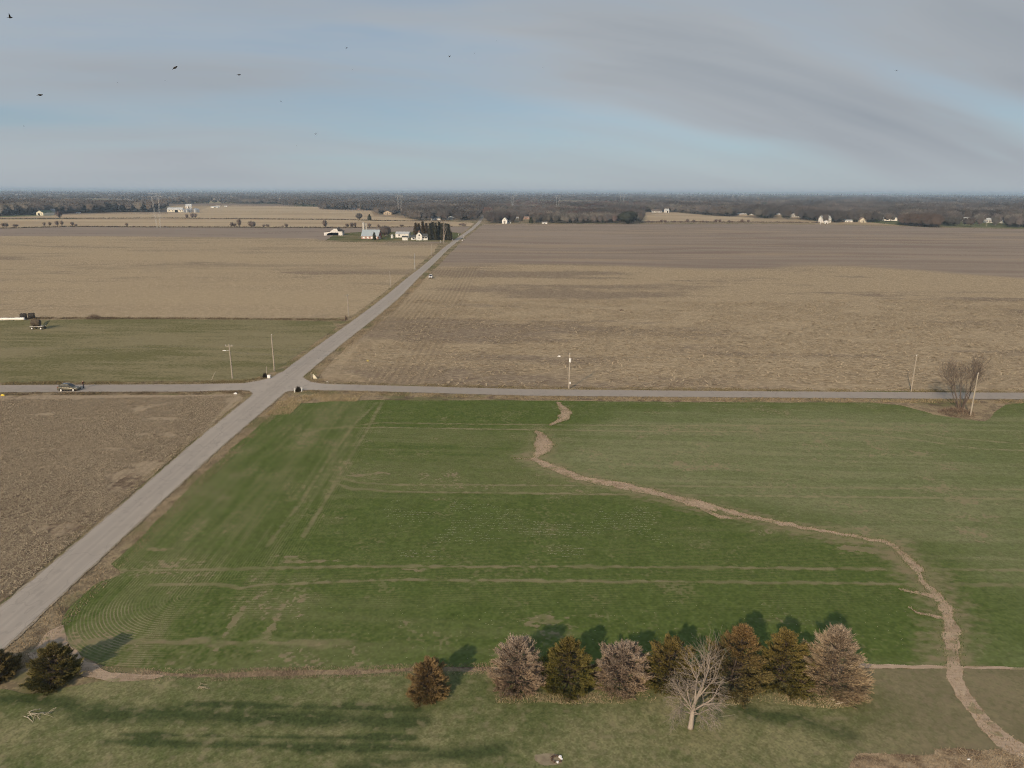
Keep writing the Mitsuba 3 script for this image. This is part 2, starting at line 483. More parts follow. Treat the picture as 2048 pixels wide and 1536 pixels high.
def tan_field(p, n, uv):
    u, v = uvw(p)
    s = f2(u / 220, v / 40, 111, 3)
    return mixc(col(0.39, 0.305, 0.205), col(0.48, 0.39, 0.265), sst(0.25, 0.75, s))


def near_stubble(p, n, uv):
    """The broken stubble at the left: dark soil with pale stalks, paler towards the cross road."""
    u, v = uvw(p)
    big = f2(p.x / 22, p.y / 14, 121, 3)
    mid = f2(p.x / 3.0, p.y / 2.2, 127, 3)
    fine = n2(p.x / 0.20, p.y / 0.22, 131)
    clod = f2(p.x / 0.75, p.y / 0.6, 137, 2)
    far = sst(float(G(200, 1010)[1]), float(G(200, 840)[1]), p.y + 14 * (big - 0.5))
    dl = (p.x - float(hl1[0])) * float(hn[0]) + (p.y - float(hl1[1])) * float(hn[1])
    al = (p.x - float(hl1[0])) * float(hd[0]) + (p.y - float(hl1[1])) * float(hd[1])
    fib = f2(dl / 0.75, al / 4.5, 139, 4)
    t = sst(0.37, 0.62, 0.30 * big + 0.14 * mid + 0.26 * clod + 0.34 * fib - 0.06 + 0.14 * far)
    dark = mixc(col(0.110, 0.082, 0.058), col(0.190, 0.145, 0.104), fine)
    light = mixc(col(0.300, 0.240, 0.172), col(0.42, 0.345, 0.245), fine)
    rows = 0.5 + 0.5 * dr.sin((dl + 0.5 * mid) * float(2 * math.pi / 1.55))
    return mixc(mixc(dark, light, dr.clip(-0.08 + t * 0.86 + 0.32 * far, 0, 1)), col(0.155, 0.115, 0.082), 0.32 * sst(0.55, 0.95, rows) * (1 - 0.6 * far))


def verge(p, n, uv):
    """Rough dry grass, bare earth and some green beside the roads."""
    big = f2(p.x / 9, p.y / 9, 141, 3)
    mid = f2(p.x / 1.6, p.y / 1.6, 143, 3)
    fine = n2(p.x / 0.22, p.y / 0.22, 149)
    c = mixc(col(0.205, 0.165, 0.112), col(0.345, 0.275, 0.182), sst(0.32, 0.7, mid * 0.7 + fine * 0.4))
    c = mixc(c, col(0.125, 0.135, 0.058), sst(0.52, 0.72, big + 0.25 * (mid - 0.5)) * 0.75)
    return mixc(c, col(0.125, 0.095, 0.070), sst(0.62, 0.78, f2(p.x / 2.2, p.y / 2.2, 151, 3)) * 0.7)


def far_land(p, n, uv):
    """Farmland out to the horizon: fields of different tone."""
    d = dr.sqrt(p.x * p.x + p.y * p.y)
    u, v = uvw(p)
    a, b = dr.floor(u / 640 + 0.4 * n2(v / 900, 0.5, 3)), dr.floor(v / 430)
    r = mikit.cell_rand(a, b, 7)
    c = mixc(col(0.21, 0.165, 0.14), col(0.40, 0.315, 0.20), r)
    c = mixc(c, col(0.10, 0.13, 0.055), sst(0.80, 0.84, mikit.cell_rand(a, b, 9)) * 0.8)
    c = c * (0.85 + 0.3 * f2(u / 200, v / 60, 163, 3))
    return mixc(verge(p, n, uv), c, sst(1150.0, 1250.0, d))


# strips of darker, lusher grass on the lawn
LUSH = [(GL(l), w) for l, w in (([(165, 1424), (400, 1432), (640, 1438), (850, 1442)], 1.5), ([(215, 1484), (420, 1488), (640, 1496), (850, 1500)], 0.8), ([(240, 1470), (480, 1474), (830, 1478)], 0.5),
                               ([(0, 1400), (60, 1398), (150, 1412)], 1.2), ([(380, 1410), (600, 1414), (840, 1420)], 0.6), ([(700, 1536), (860, 1518), (1000, 1500)], 1.4), ([(1480, 1420), (1600, 1440), (1700, 1470)], 1.6))]


def lawn(p, n, uv):
    u, v = uvw(p)
    big = f2(p.x / 8, p.y / 5, 171, 4)
    pat = f2(p.x / 2.4, p.y / 1.9, 173, 3)
    fine = n2(p.x / 0.13, p.y / 0.13, 179)
    tuft = f2(p.x / 0.42, p.y / 0.42, 181, 2)
    band = f2(u / 14, v / 1.5, 191, 3)
    green = mixc(col(0.080, 0.106, 0.036), col(0.116, 0.144, 0.056), fine)
    dry = mixc(col(0.205, 0.198, 0.102), col(0.275, 0.258, 0.146), fine)
    t = sst(0.30, 0.74, 0.50 * big + 0.30 * pat + 0.28 * tuft - 0.03)
    c = mixc(green, dry, dr.clip(0.12 + 0.78 * t, 0, 1))
    st = 0.0
    for ln, wd in LUSH:
        st = dr.maximum(st, sst(float(wd) * 1.2, 0.0, seg_dist(p.x, p.y, ln) + 1.1 * (pat - 0.5) + 1.2 * (band - 0.5)))
    c = mixc(c, mixc(col(0.046, 0.066, 0.026), col(0.066, 0.088, 0.036), fine), st * (0.72 + 0.35 * tuft))
    c = c * (0.72 + 0.34 * n2(p.x / 0.17, p.y / 0.17, 197) + 0.22 * n2(p.x / 0.5, p.y / 0.42, 199))
    right = sst(26.0, 40.0, p.x + 6 * (big - 0.5))
    c = mixc(c, col(0.225, 0.185, 0.125), right * (0.40 + 0.45 * tuft))
    return mixc(c, col(0.27, 0.235, 0.150), sst(0.58, 0.86, f2(p.x / 1.0, p.y / 0.8, 193, 4)) * 0.5)


def pasture(p, n, uv):
    u, v = uvw(p)
    big = f2(u / 40, v / 13, 201, 3)
    streak = f2(u / 12, v / 2.4, 203, 3)
    fine = n2(p.x / 0.5, p.y / 0.35, 211)
    t = sst(0.34, 0.70, 0.55 * big + 0.38 * streak + 0.16 * fine - 0.02)
    return mixc(mixc(col(0.146, 0.142, 0.068), col(0.190, 0.180, 0.090), fine), mixc(col(0.232, 0.206, 0.120), col(0.276, 0.244, 0.150), fine), t)


def asphalt(p, n, uv):
    mid = f2(p.x / 3.2, p.y / 3.2, 221, 3)
    fine = n2(p.x / 0.09, p.y / 0.09, 223)
    spot = f2(p.x / 1.1, p.y / 1.6, 227, 3)
    d = p.x - pw(p.y, [(float(b), float(a)) for a, b in ns_mid])
    c = mixc(col(0.385, 0.350, 0.312), col(0.440, 0.405, 0.365), 0.6 * mid + 0.4 * fine)
    seam = sst(0.45, 0.05, dr.abs(d + 0.25 * (mid - 0.5))) * 0.25
    wheel = sst(0.9, 0.2, dr.abs(dr.abs(d) - 1.15)) * 0.20
    c = mixc(c, col(0.24, 0.222, 0.20), seam + wheel)
    ew = sst(float(G(660, 740)[1]) + 6, float(G(660, 765)[1]), p.y) * sst(11.0, 20.0, dr.abs(d))
    c = mixc(c, col(0.30, 0.272, 0.245), ew * 0.5)
    c = mixc(c, col(0.22, 0.20, 0.18), sst(0.62, 0.80, spot) * 0.22)
    a1, b1 = f2(p.x / 5.0, p.y / 5.0, 229, 3), f2(p.x / 3.1, p.y / 7.5, 237, 3)
    crack = dr.maximum(sst(0.016, 0.004, dr.abs(a1 - 0.5)), sst(0.014, 0.004, dr.abs(b1 - 0.47)))
    c = mixc(c, col(0.15, 0.138, 0.125), crack * 0.16)
    patch = sst(0.60, 0.64, f2(p.x / 6.5, p.y / 15.0, 247, 2))
    return mixc(c, col(0.31, 0.285, 0.262), patch * 0.14)


def dirt(p, n, uv):
    mid = f2(p.x / 2.6, p.y / 2.0, 231, 3)
    fine = n2(p.x / 0.16, p.y / 0.16, 233)
    u, v = uvw(p)
    rows = 0.5 + 0.5 * dr.sin(v * float(2 * math.pi / 0.38))
    c = mixc(col(0.410, 0.318, 0.235), col(0.490, 0.392, 0.300), 0.5 * mid + 0.5 * fine)
    c = mixc(c, col(0.29, 0.222, 0.155), rows * 0.28)
    c = mixc(c, col(0.235, 0.175, 0.122), sst(0.52, 0.70, f2(p.x / 1.9, p.y / 1.5, 251, 4)) * 0.40)
    c = mixc(c, col(0.52, 0.43, 0.32), sst(0.58, 0.74, f2(p.x / 0.7, p.y / 0.5, 257, 3)) * 0.4)
    return mixc(c, col(0.175, 0.185, 0.085), sst(0.60, 0.76, f2(p.x / 1.3, p.y / 1.1, 239, 3)) * 0.6)


def yard(p, n, uv):
    big = f2(p.x / 18, p.y / 12, 241, 3)
    return mixc(col(0.105, 0.118, 0.052), col(0.205, 0.175, 0.100), sst(0.4, 0.75, big))


for nm, fn in (('corn_stubble', right_field), ('corn_stubble_pale', left_field), ('tilled_soil', tilled), ('straw_field', tan_field), ('broken_stubble', near_stubble), ('far_farmland', far_land), ('lawn_grass', lawn),
               ('pasture_grass', pasture), ('chip_seal', asphalt), ('washed_dirt', dirt), ('yard_grass', yard)):
    diffuse(nm, fn)

# ------------------------------------------------------------------ the ground and its fields
a = np.linspace(0, 2 * np.pi, 181)[:-1]
sheet('ground', Polygon(np.c_[15500 * np.cos(a), 15500 * np.sin(a)]), 0.0, 'far_farmland')
Z1, Z2, Z3, Z4 = 0.04, 0.05, 0.06, 0.10


def field(name, px, z, bsdf, step=4.0, amp=0.8, scale=7.0, seed=1, cut=0.0):
    pg = Polygon(GL(px)).buffer(0)
    if step:
        pg = ragged(pg, step, amp, scale, seed)
    if cut:
        pg = pg.difference(ROADS.buffer(cut))
    return sheet(name, pg, z, bsdf)


WHEAT_PX = [(505.8, 862), (396, 957.7), (322.6, 1034), (259.7, 1097), (222, 1130), (238, 1142), (236, 1152), (193, 1166), (146.5, 1205), (119.6, 1241.6), (122, 1271), (134, 1289), (160, 1312), (215, 1334), (300, 1343),
            (400, 1347), (634, 1341), (810, 1336.6), (986, 1334.6), (1400, 1328), (1700, 1329), (1890, 1333), (2048, 1335), (2500, 1345), (2700, 812), (2048, 806), (2010, 810), (1988, 825), (1977, 838), (1965, 843), (1875, 831),
            (1838, 821), (1800, 811), (1740, 805.5), (1350, 804.5), (1050, 801), (740, 800.5), (680, 802), (622, 806), (581, 808), (552, 821), (530, 840)]
sheet('wheat_field', ragged(Polygon(GL(WHEAT_PX)).buffer(0), 1.2, 0.55, 3.0, 21), Z1, 'wheat_crop')
lawn_px = [(-300, 1395), (0, 1378), (60, 1388), (150, 1372), (240, 1356), (300, 1352), (400, 1357), (634, 1351), (810, 1345), (986, 1342), (1200, 1345), (1700, 1339), (1890, 1338), (2048, 1340), (2500, 1350), (3200, 1900), (-1500, 1900)]
sheet('lawn', ragged(Polygon(GL(lawn_px)).buffer(0), 0.8, 0.45, 2.0, 31), Z2, 'lawn_grass')
field('stubble_field', [(-700, 800), (-500, 791), (0, 791.5), (380, 790), (470, 789), (488, 795), (480, 805), (396, 876), (300, 961), (196, 1046), (108, 1120), (12, 1203), (-90, 1296), (-420, 1330)], Z1, 'broken_stubble', 1.5, 0.7, 4.0, 41, 0.7)
field('pasture', [(-600, 646), (0, 641), (200, 638), (420, 639), (560, 640), (664, 644), (676, 655), (612, 700), (575, 727), (540, 747), (516, 757), (484, 762), (380, 764), (0, 766), (-700, 768)], Z1, 'pasture_grass', 3.0, 1.0, 8.0, 51, 2.5)
field('corn_field', [(700, 770), (652, 765), (640, 752), (668, 716), (705, 684), (774, 632), (812, 598), (846, 560), (878, 530), (900, 507), (922, 485), (950, 462), (966, 448.6), (1280, 448), (1500, 447.5), (1640, 449), (1780, 452),
                     (1870, 455), (2048, 458.5), (2700, 466), (2800, 790), (2048, 784), (1740, 782), (1350, 779), (1050, 776), (860, 772)], Z1, 'corn_stubble', 8.0, 2.0, 20.0, 61, 1.4)
field('corn_field', [(-900, 473), (0, 472), (239, 472.5), (342, 474), (444, 474), (632, 477.6), (660, 484), (760, 485), (862, 485), (876, 489), (870, 502), (840, 527), (808, 552), (770, 585), (722, 622), (690, 637), (560, 637), (200, 635), (0, 636),
                     (-900, 640)], Z1, 'corn_stubble_pale', 8.0, 2.0, 20.0, 71, 3.0)
field('tilled_field', [(-900, 459), (0, 457.5), (140, 454), (260, 454.6), (520, 455.8), (700, 456), (905, 453.6), (944, 453), (934, 460), (905, 480), (880, 486), (640, 480), (440, 474.4), (239, 472.8), (-900, 473.4)], Z1 - 0.01, 'tilled_soil', 10.0, 2.0, 30.0, 81, 3.0)
field('straw_field', [(-900, 440), (0, 438.6), (130, 438), (330, 436.6), (520, 438.6), (690, 440), (760, 442), (900, 443), (950, 446.4), (943, 452), (905, 452.6), (700, 455), (520, 454.6), (260, 453.4), (140, 453), (0, 456), (-900, 458)], Z1, 'straw_field', 0, cut=4.0)
field('straw_field', [(-900, 437), (0, 434.5), (60, 432.5), (160, 429), (240, 427.2), (330, 427.3), (390, 424), (405, 418), (430, 411.2), (470, 411.0), (560, 412.6), (636, 414), (640, 418.7), (690, 420.5), (742, 421.5), (748, 432), (900, 442), (760, 441), (690, 439), (520, 437.6),
                      (330, 435.8), (130, 437), (-900, 439)], Z1, 'straw_field', 0)
field('straw_field', [(1280, 431), (1330, 426.4), (1372, 426.4), (1420, 431), (1510, 436), (1500, 443), (1400, 444), (1280, 445)], Z1, 'straw_field', 0)
field('farm_yard', [(652, 480), (668, 470), (690, 466), (720, 464), (900, 463), (926, 468), (914, 478), (900, 483.5), (860, 483.5), (760, 483), (690, 483)], Z3, 'yard_grass', 6.0, 2.0, 12.0, 91, 1.5)
def gravel(p, n, uv):
    return mixc(col(0.22, 0.185, 0.140), col(0.42, 0.375, 0.310), 0.5 * f2(p.x / .8, p.y / .8, 261, 3) + 0.5 * n2(p.x / .12, p.y / .12, 263))


diffuse('gravel', gravel)
sheet('road_shoulder', ragged(ROADS.buffer(0.28), 0.5, 0.42, 1.3, 6), Z4 - 0.02, 'gravel')
sheet('road', ragged(ROADS, 0.8, 0.13, 1.3, 5), Z4, 'chip_seal')


# the washed-out channel
def ribbon(px, w, seed, amp=0.9):
    p = GL(px)
    n = len(p)
    parts = []
    for i in range(n - 1):
        a, b = Point(p[i]).buffer(w[i], 10), Point(p[i + 1]).buffer(w[i + 1], 10)
        parts.append(unary_union([a, b]).convex_hull)
    return ragged(unary_union(parts), 0.5, amp, 1.6, seed)


gp = [(1118, 806), (1133, 826), (1128, 838), (1100, 852)], [0.5, 1.3, 1.1, 0.15]
g1 = ribbon(*gp, 401, 0.8)
g2 = ribbon([(1075, 863), (1082, 872), (1088, 890), (1085, 903), (1066, 916), (1100, 934), (1160, 956), (1250, 973), (1330, 991), (1400, 1010), (1480, 1030), (1560, 1048), (1680, 1068), (1760, 1082), (1795, 1098), (1825, 1130), (1838, 1140)],
            [0.5, 0.7, 1.9, 1.1, 0.6, 1.2, 1.0, 1.35, 0.95, 1.35, 0.8, 0.6, 0.42, 0.40, 0.5, 0.6, 0.75], 411, 0.8)
g3 = ribbon([(1832, 1142), (1848, 1168), (1872, 1190), (1888, 1212), (1898, 1240), (1906, 1262), (1904, 1300), (1902, 1332), (1918, 1372), (1945, 1415), (1985, 1462), (2050, 1512), (2150, 1575)],
            [0.25, 0.35, 0.55, 0.8, 0.62, 0.85, 0.55, 0.6, 0.62, 0.72, 0.95, 1.3, 1.5], 421, 0.55)
g4 = unary_union([ribbon([(1800, 1180), (1835, 1186), (1872, 1198)], [0.1, 0.35, 0.4], 431, 0.4), ribbon([(1818, 1215), (1840, 1228), (1882, 1236)], [0.08, 0.25, 0.3], 433, 0.3),
                  ribbon([(1025, 917), (1066, 918)], [0.08, 0.3], 435, 0.4), ribbon([(1390, 1012), (1440, 1034), (1490, 1036)], [0.2, 0.5, 0.2], 437, 0.5)])
holes = unary_union([Point(G(*c)).buffer(1).__class__(Point(G(*c)).buffer(r)) for c, r in (((1875, 1208), 0.42), ((1440, 1026), 0.7), ((1230, 980), 0.5), ((1880, 1226), 0.3))])
GULLY = ragged(unary_union([g1, g2, g3, g4]).difference(ragged(holes, 0.3, 0.4, 0.8, 441)), 0.22, 0.30, 0.55, 443)
sheet('washed_channel', GULLY, Z3, 'washed_dirt')
strip = Polygon(GL([(986, 1335), (1400, 1329), (1720, 1329), (1890, 1333), (2200, 1337), (2200, 1341), (1890, 1338.5), (1720, 1338), (1660, 1345), (1400, 1338), (986, 1341)])).buffer(0)
sheet('dirt_strip', ragged(strip, 0.5, 0.35, 1.2, 451), Z3 + 0.006, 'washed_dirt')
corner = Polygon(GL([(60, 1310), (90, 1270), (122, 1250), (136, 1285), (165, 1318), (225, 1345), (330, 1352), (300, 1362), (225, 1362), (140, 1350), (70, 1340)])).buffer(0)
sheet('bare_corner', ragged(corner, 0.5, 0.5, 1.6, 461), Z2 + 0.015, 'washed_dirt')

# ------------------------------------------------------------------ plants
scene['leafage'] = {'type': 'twosided', 'b': {'type': 'diffuse', 'reflectance': {'type': 'mesh_attribute', 'name': 'vertex_color'}}}
R = np.random.default_rng(20240311)


def blades(pos, direc, length, width, colr, rng):
    """Thin triangles: pos (n,3) root, direc (n,3), one colour each."""
    n = len(pos)
    d = direc / (np.linalg.norm(direc, axis=1, keepdims=True) + 1e-9)
    r = rng.normal(size=(n, 3))
    s = np.cross(d, r)
    s /= np.linalg.norm(s, axis=1, keepdims=True) + 1e-9
    L, W = np.broadcast_to(length, n)[:, None], np.broadcast_to(width, n)[:, None]
    v = np.stack([pos - s * W / 2, pos + s * W / 2, pos + d * L], 1).reshape(-1, 3)
    f = np.arange(3 * n).reshape(-1, 3)
    return v, f, np.repeat(colr, 3, 0)


def juniper(px, py, halfw, h, lab, pal, prof='cone', n=1500, seed=1, group='winter cedars along the field edge', wisp=0.0):
    """A dense cedar: sprays of thin foliage that point up and out, over a dark woody middle."""
    g = np.random.default_rng(seed)
    x0, y0 = G(px, py)
    k = thing('cedar_tree', lab, 'tree', group)
    n = int(n * 1.45)
    lean = g.normal(0, 0.05, 2)
    bumps = g.uniform(0, 6.28, 6)

    def rad(t, a):
        if prof == 'cone':
            r = np.interp(t, [0, .06, .25, .5, .75, .92, 1], [.90, 1.0, 1, .80, .50, .24, .03])
        elif prof == 'egg':
            r = np.interp(t, [0, .06, .25, .5, .75, .92, 1], [.86, .96, 1, .93, .68, .38, .08])
        elif prof == 'flat':
            r = np.interp(t, [0, .06, .25, .5, .75, .93, 1], [.88, .97, 1, .92, .82, .64, .25])
        else:
            r = np.interp(t, [0, .06, .3, .6, .8, .94, 1], [.86, .96, 1, .92, .70, .38, .10])
        return halfw * r * (1 + .12 * np.sin(3 * a + bumps[0] + 4 * t) + .10 * np.sin(5 * a + bumps[1] - 11 * t) + .10 * np.sin(9 * a + bumps[2] + 17 * t) + .07 * np.sin(15 * a + bumps[3] - 31 * t))
    nb = int(84 * (halfw / 2.3) ** 1.2)
    bt = np.clip((np.arange(nb) + g.uniform(-.5, .5, nb)) / nb, 0, 1) ** 1.25
    ba = np.arange(nb) * 2.39996 + g.normal(0, .35, nb)
    breach = g.uniform(.84, 1.16, nb)
    own = g.integers(0, nb, n)
    bare_top = g.uniform(0, 1, n) < .07
    fill = g.uniform(0, 1, n) < .26
    cl = .30 * halfw * (1 - .45 * bt[own])
    al = np.sqrt(g.uniform(.12, 1, n))
    t = np.clip(bt[own] + (al - .75) * .16 * (1 - .4 * bt[own]) + g.normal(0, .012, n), 0, 1)
    rb = rad(bt[own], ba[own]) * breach[own]
    r = rb * (.42 + .58 * al)
    side = g.normal(0, .42, n) * cl * (1.25 - .6 * al)
    a = ba[own] + side / np.maximum(r, .25)
    z = t * h * .93 + .10 + np.abs(g.normal(0, .07, n)) * h * .35 * (1 - bt[own]) - .12 * cl * np.abs(side) / cl
    t[fill] = np.clip(g.beta(1.0, 1.4, fill.sum()), 0, 1)
    a[fill] = g.uniform(0, 6.283, fill.sum())
    r[fill] = rad(t[fill], a[fill]) * g.uniform(.5, .82, fill.sum())
    z[fill] = t[fill] * h * .93
    t[bare_top] = g.uniform(.84, 1.0, bare_top.sum())
    r[bare_top] = g.uniform(0, .26, bare_top.sum()) * halfw * np.clip((1.02 - t[bare_top]) / .16, 0, 1)
    z[bare_top] = t[bare_top] * h * .98
    skirt = g.uniform(0, 1, n) < .15
    t[skirt] = g.uniform(0, .16, skirt.sum())
    a[skirt] = g.uniform(0, 6.283, skirt.sum())
    r[skirt] = rad(t[skirt], a[skirt]) * g.uniform(.70, 1.02, skirt.sum())
    z[skirt] = t[skirt] * h * .8
    z = np.maximum(z, .06)
    root = np.c_[r * np.cos(a) + lean[0] * t * h, r * np.sin(a) + lean[1] * t * h, z]
    out = np.c_[np.cos(a), np.sin(a), np.full(n, .42) + 1.0 * t ** 2 + g.normal(0, .18, n)]
    if prof == 'wide':
        out[:, 2] -= .15
    out /= np.linalg.norm(out, axis=1, keepdims=True)
    sl = g.uniform(.32, .62, n) * (1 + .5 * wisp) * np.where(t > .9, 1.15, 1.0) * h / 5.0
    m = 13
    frac = g.uniform(0, 1, (n, m)) ** .8
    base = root[:, None] - out[:, None] * (0.25 * sl)[:, None, None] + out[:, None] * (frac * sl[:, None])[..., None] + g.normal(0, .045, (n, m, 3))
    fd = out[:, None] + g.normal(0, .27, (n, m, 3)) + np.array([0, 0, .12])
    tone = np.clip(.42 + .16 * g.normal(size=nb)[own][:, None] + .20 * g.normal(size=n)[:, None] + .07 * g.normal(size=(n, m)) + .45 * (frac - .45), 0, 1)
    up = np.clip((t[:, None] - .42) * 1.9 + .16 * g.normal(size=nb)[own][:, None] + .10 * g.normal(size=n)[:, None], 0, 1)
    low, high = np.array(pal[0]), np.array(pal[1])
    c = low[0] * (1 - tone[..., None]) + low[1] * tone[..., None]
    c2 = high[0] * (1 - tone[..., None]) + high[1] * tone[..., None]
    c = c * (1 - up[..., None]) + c2 * up[..., None]
    L = g.uniform(.16, .32, (n, m)) * (1 + .35 * wisp)
    W = g.uniform(.030, .070, (n, m)) * (1 - .35 * wisp)
    v, f, cc = blades(base.reshape(-1, 3), fd.reshape(-1, 3), L.ravel(), W.ravel(), c.reshape(-1, 3), g)
    crown = MB().add(v + [x0, y0, Z2], f, cc)
    put(k, 'crown', crown, 'leafage')
    wood = MB()
    br = np.array(pal[2])
    wood.tube([[x0, y0, 0], [x0 + lean[0] * h * .5, y0 + lean[1] * h * .5, h * .5], [x0 + lean[0] * h, y0 + lean[1] * h, h * .97]], [.13, .08, .012], 6, br)
    for i in range(150):
        tt = g.uniform(.02, .95)
        aa = g.uniform(0, 6.28)
        rr = rad(np.array([tt]), np.array([aa]))[0] * .98
        p0 = np.array([x0 + lean[0] * tt * h, y0 + lean[1] * tt * h, max(tt * h - .35 * rr, .12)])
        p1 = np.array([x0 + lean[0] * tt * h + rr * math.cos(aa), y0 + lean[1] * tt * h + rr * math.sin(aa), tt * h + .12])
        wood.tube([p0, (p0 + p1) / 2 - [0, 0, .06], p1], [.035, .022, .008], 3, br * g.uniform(.7, 1.3), cap=False)
    put(k, 'trunk', wood, 'leafage')
    return k


BARK = (0.085, 0.068, 0.055)
P_GREY = [[(.190, .134, .098), (.46, .365, .262)], [(.205, .155, .126), (.47, .395, .325)], (.17, .13, .105)]
P_TAN = [[(.205, .148, .096), (.50, .400, .265)], [(.205, .156, .118), (.46, .380, .295)], (.17, .13, .10)]
P_OLIVE = [[(.070, .074, .022), (.215, .188, .062)], [(.092, .082, .028), (.245, .196, .074)], BARK]
P_OLIVE2 = [[(.076, .074, .024), (.228, .192, .064)], [(.100, .084, .030), (.262, .202, .078)], BARK]
P_RUST = [[(.086, .074, .032), (.225, .184, .080)], [(.130, .088, .040), (.312, .212, .106)], BARK]
P_ORANGE = [[(.130, .090, .044), (.315, .232, .112)], [(.142, .094, .044), (.325, .232, .122)], BARK]
P_DARK = [[(.086, .084, .032), (.240, .205, .080)], [(.094, .084, .036), (.240, .195, .084)], BARK]
P_DARK2 = [[(.092, .078, .036), (.225, .180, .078)], [(.105, .084, .046), (.230, .180, .088)], BARK]


def cedar(cx, bottom, top, wpx, lab, pal, **kw):
    """cx, bottom edge, top row, width of the crown in the photograph."""
    s = mpp(cx, bottom)
    hw = wpx * s / 2
    gy = G(cx, bottom)
    y = gy[1] + hw * .90
    px, py = pin(gy[0] * y / gy[1], y)
    h = height_at(px, py, top)
    return juniper(px, py, hw * (.86 if pal in (P_DARK, P_DARK2) else .96 if pal is P_ORANGE else 1.02), h, lab, pal, **kw)


cedar(0, 1378, 1300, 84, 'dark brown green cedar cut off by the left edge of the picture', P_DARK2, prof='egg', seed=101, n=1300)
cedar(113, 1391, 1300, 100, 'round dark green cedar at the bare field corner', P_DARK, prof='egg', seed=102, n=1700)
cedar(857, 1411, 1322, 74, 'small orange brown cedar standing alone on the lawn', P_ORANGE, prof='wide', seed=103, n=1300)
cedar(1034, 1396, 1285, 93, 'egg shaped grey pink cedar, leftmost of the cedar row', P_GREY, prof='egg', seed=104, n=1500, wisp=.5)
cedar(1136, 1396, 1286, 104, 'olive green cedar with orange tip between two grey pink ones', P_OLIVE, prof='cone', seed=105, n=1800)
cedar(1240, 1396, 1297, 104, 'low broad grey pink cedar left of the flat topped olive one', P_GREY, prof='wide', seed=106, n=1600, wisp=.5)
cedar(1335, 1392, 1283, 98, 'flat topped olive orange cedar left of the bare lawn tree', P_OLIVE2, prof='flat', seed=107, n=1700)
cedar(1456, 1402, 1258, 116, 'tall rust brown cedar behind the bare lawn tree', P_RUST, prof='cone', seed=108, n=2000)
cedar(1557, 1394, 1270, 108, 'olive orange cone shaped cedar second from right in the row', P_OLIVE2, prof='cone', seed=109, n=1800)
cedar(1658, 1407, 1264, 116, 'pinkish tan withered cedar at the right end of the row', P_TAN, prof='cone', seed=110, n=1900, wisp=.6)


def branchy(mb, p, d, L, r, lev, g, colr, droop=0.0, spread=.55, kids=(3, 5), upw=0.0, minr=.006, tips=None):
    """A limb with a bend, then its side limbs."""
    n = 4 if lev > 0 else 3
    pts, dd = [np.array(p, float)], np.array(d, float)
    for i in range(n):
        dd = dd + g.normal(0, .10, 3) + np.array([0, 0, upw - droop * (i + 1) / n])
        dd /= np.linalg.norm(dd)
        pts.append(pts[-1] + dd * L / n)
    pts = np.array(pts)
    rr = np.linspace(r, max(r * .5, minr), n + 1)
    mb.tube(pts, rr, 5 if r > .05 else 3, np.array(colr) * g.uniform(.85, 1.12), cap=False)
    if lev == 0:
        return
    k = g.integers(kids[0], kids[1] + 1)
    for i in range(k):
        t = 1.0 if i == 0 else g.uniform(.25, .98)
        j = min(int(t * n), n - 1)
        q = pts[j] + (pts[j + 1] - pts[j]) * (t * n - j)
        e = dd + g.normal(0, spread, 3)
        e[2] += upw * 2
        e /= np.linalg.norm(e)
        branchy(mb, q, e, L * g.uniform(.55, .8), max(np.interp(t, [0, 1], [r, r * .5]) * .62, minr), lev - 1, g, colr, droop, spread, kids, upw, minr)


def lawn_tree():
    g = np.random.default_rng(9)
    x, y = G(1381, 1457)
    h = height_at(1381, 1457, 1287)
    s = h / 9.0
    k = thing('bare_tree', 'pale leafless tree with drooping twigs standing on the lawn', 'tree')
    bark = (.39, .335, .285)
    tr = MB()
    fork = np.array([x + .05, y, 1.9 * s])
    tr.tube([[x, y, -.05], [x, y, .25], [x + .03, y, 1.0 * s], fork], [.31 * s, .25 * s, .21 * s, .19 * s], 10, bark)
    put(k, 'trunk', tr, 'leafage', smooth=True)
    cr = MB()
    limbs = [((.10, .05, 1.0), 3.5, .15), ((.28, .15, 1.0), 2.6, .11), ((-.50, .1, .80), 1.8, .07), ((.72, -.1, .62), 2.0, .11), ((-.85, -.2, .45), 1.45, .06), ((.30, -.7, .6), 1.4, .06), ((-.25, .7, .8), 1.7, .07), ((.9, .3, .30), 1.5, .06),
             ((-.65, .35, .65), 1.6, .06), ((.05, .8, .8), 1.5, .06)]
    for i, (d, L, r) in enumerate(limbs):
        d = np.array(d) / np.linalg.norm(d)
        o = fork + np.array([0, 0, g.uniform(-.5, .15) * s])
        branchy(cr, o, d, L * s * 1.12, r * s * .95, 3, g, (.33, .28, .24), droop=.09 if i > 1 else .0, spread=.50, kids=(5, 6), minr=.0055)
    put(k, 'crown', cr, 'leafage')


lawn_tree()


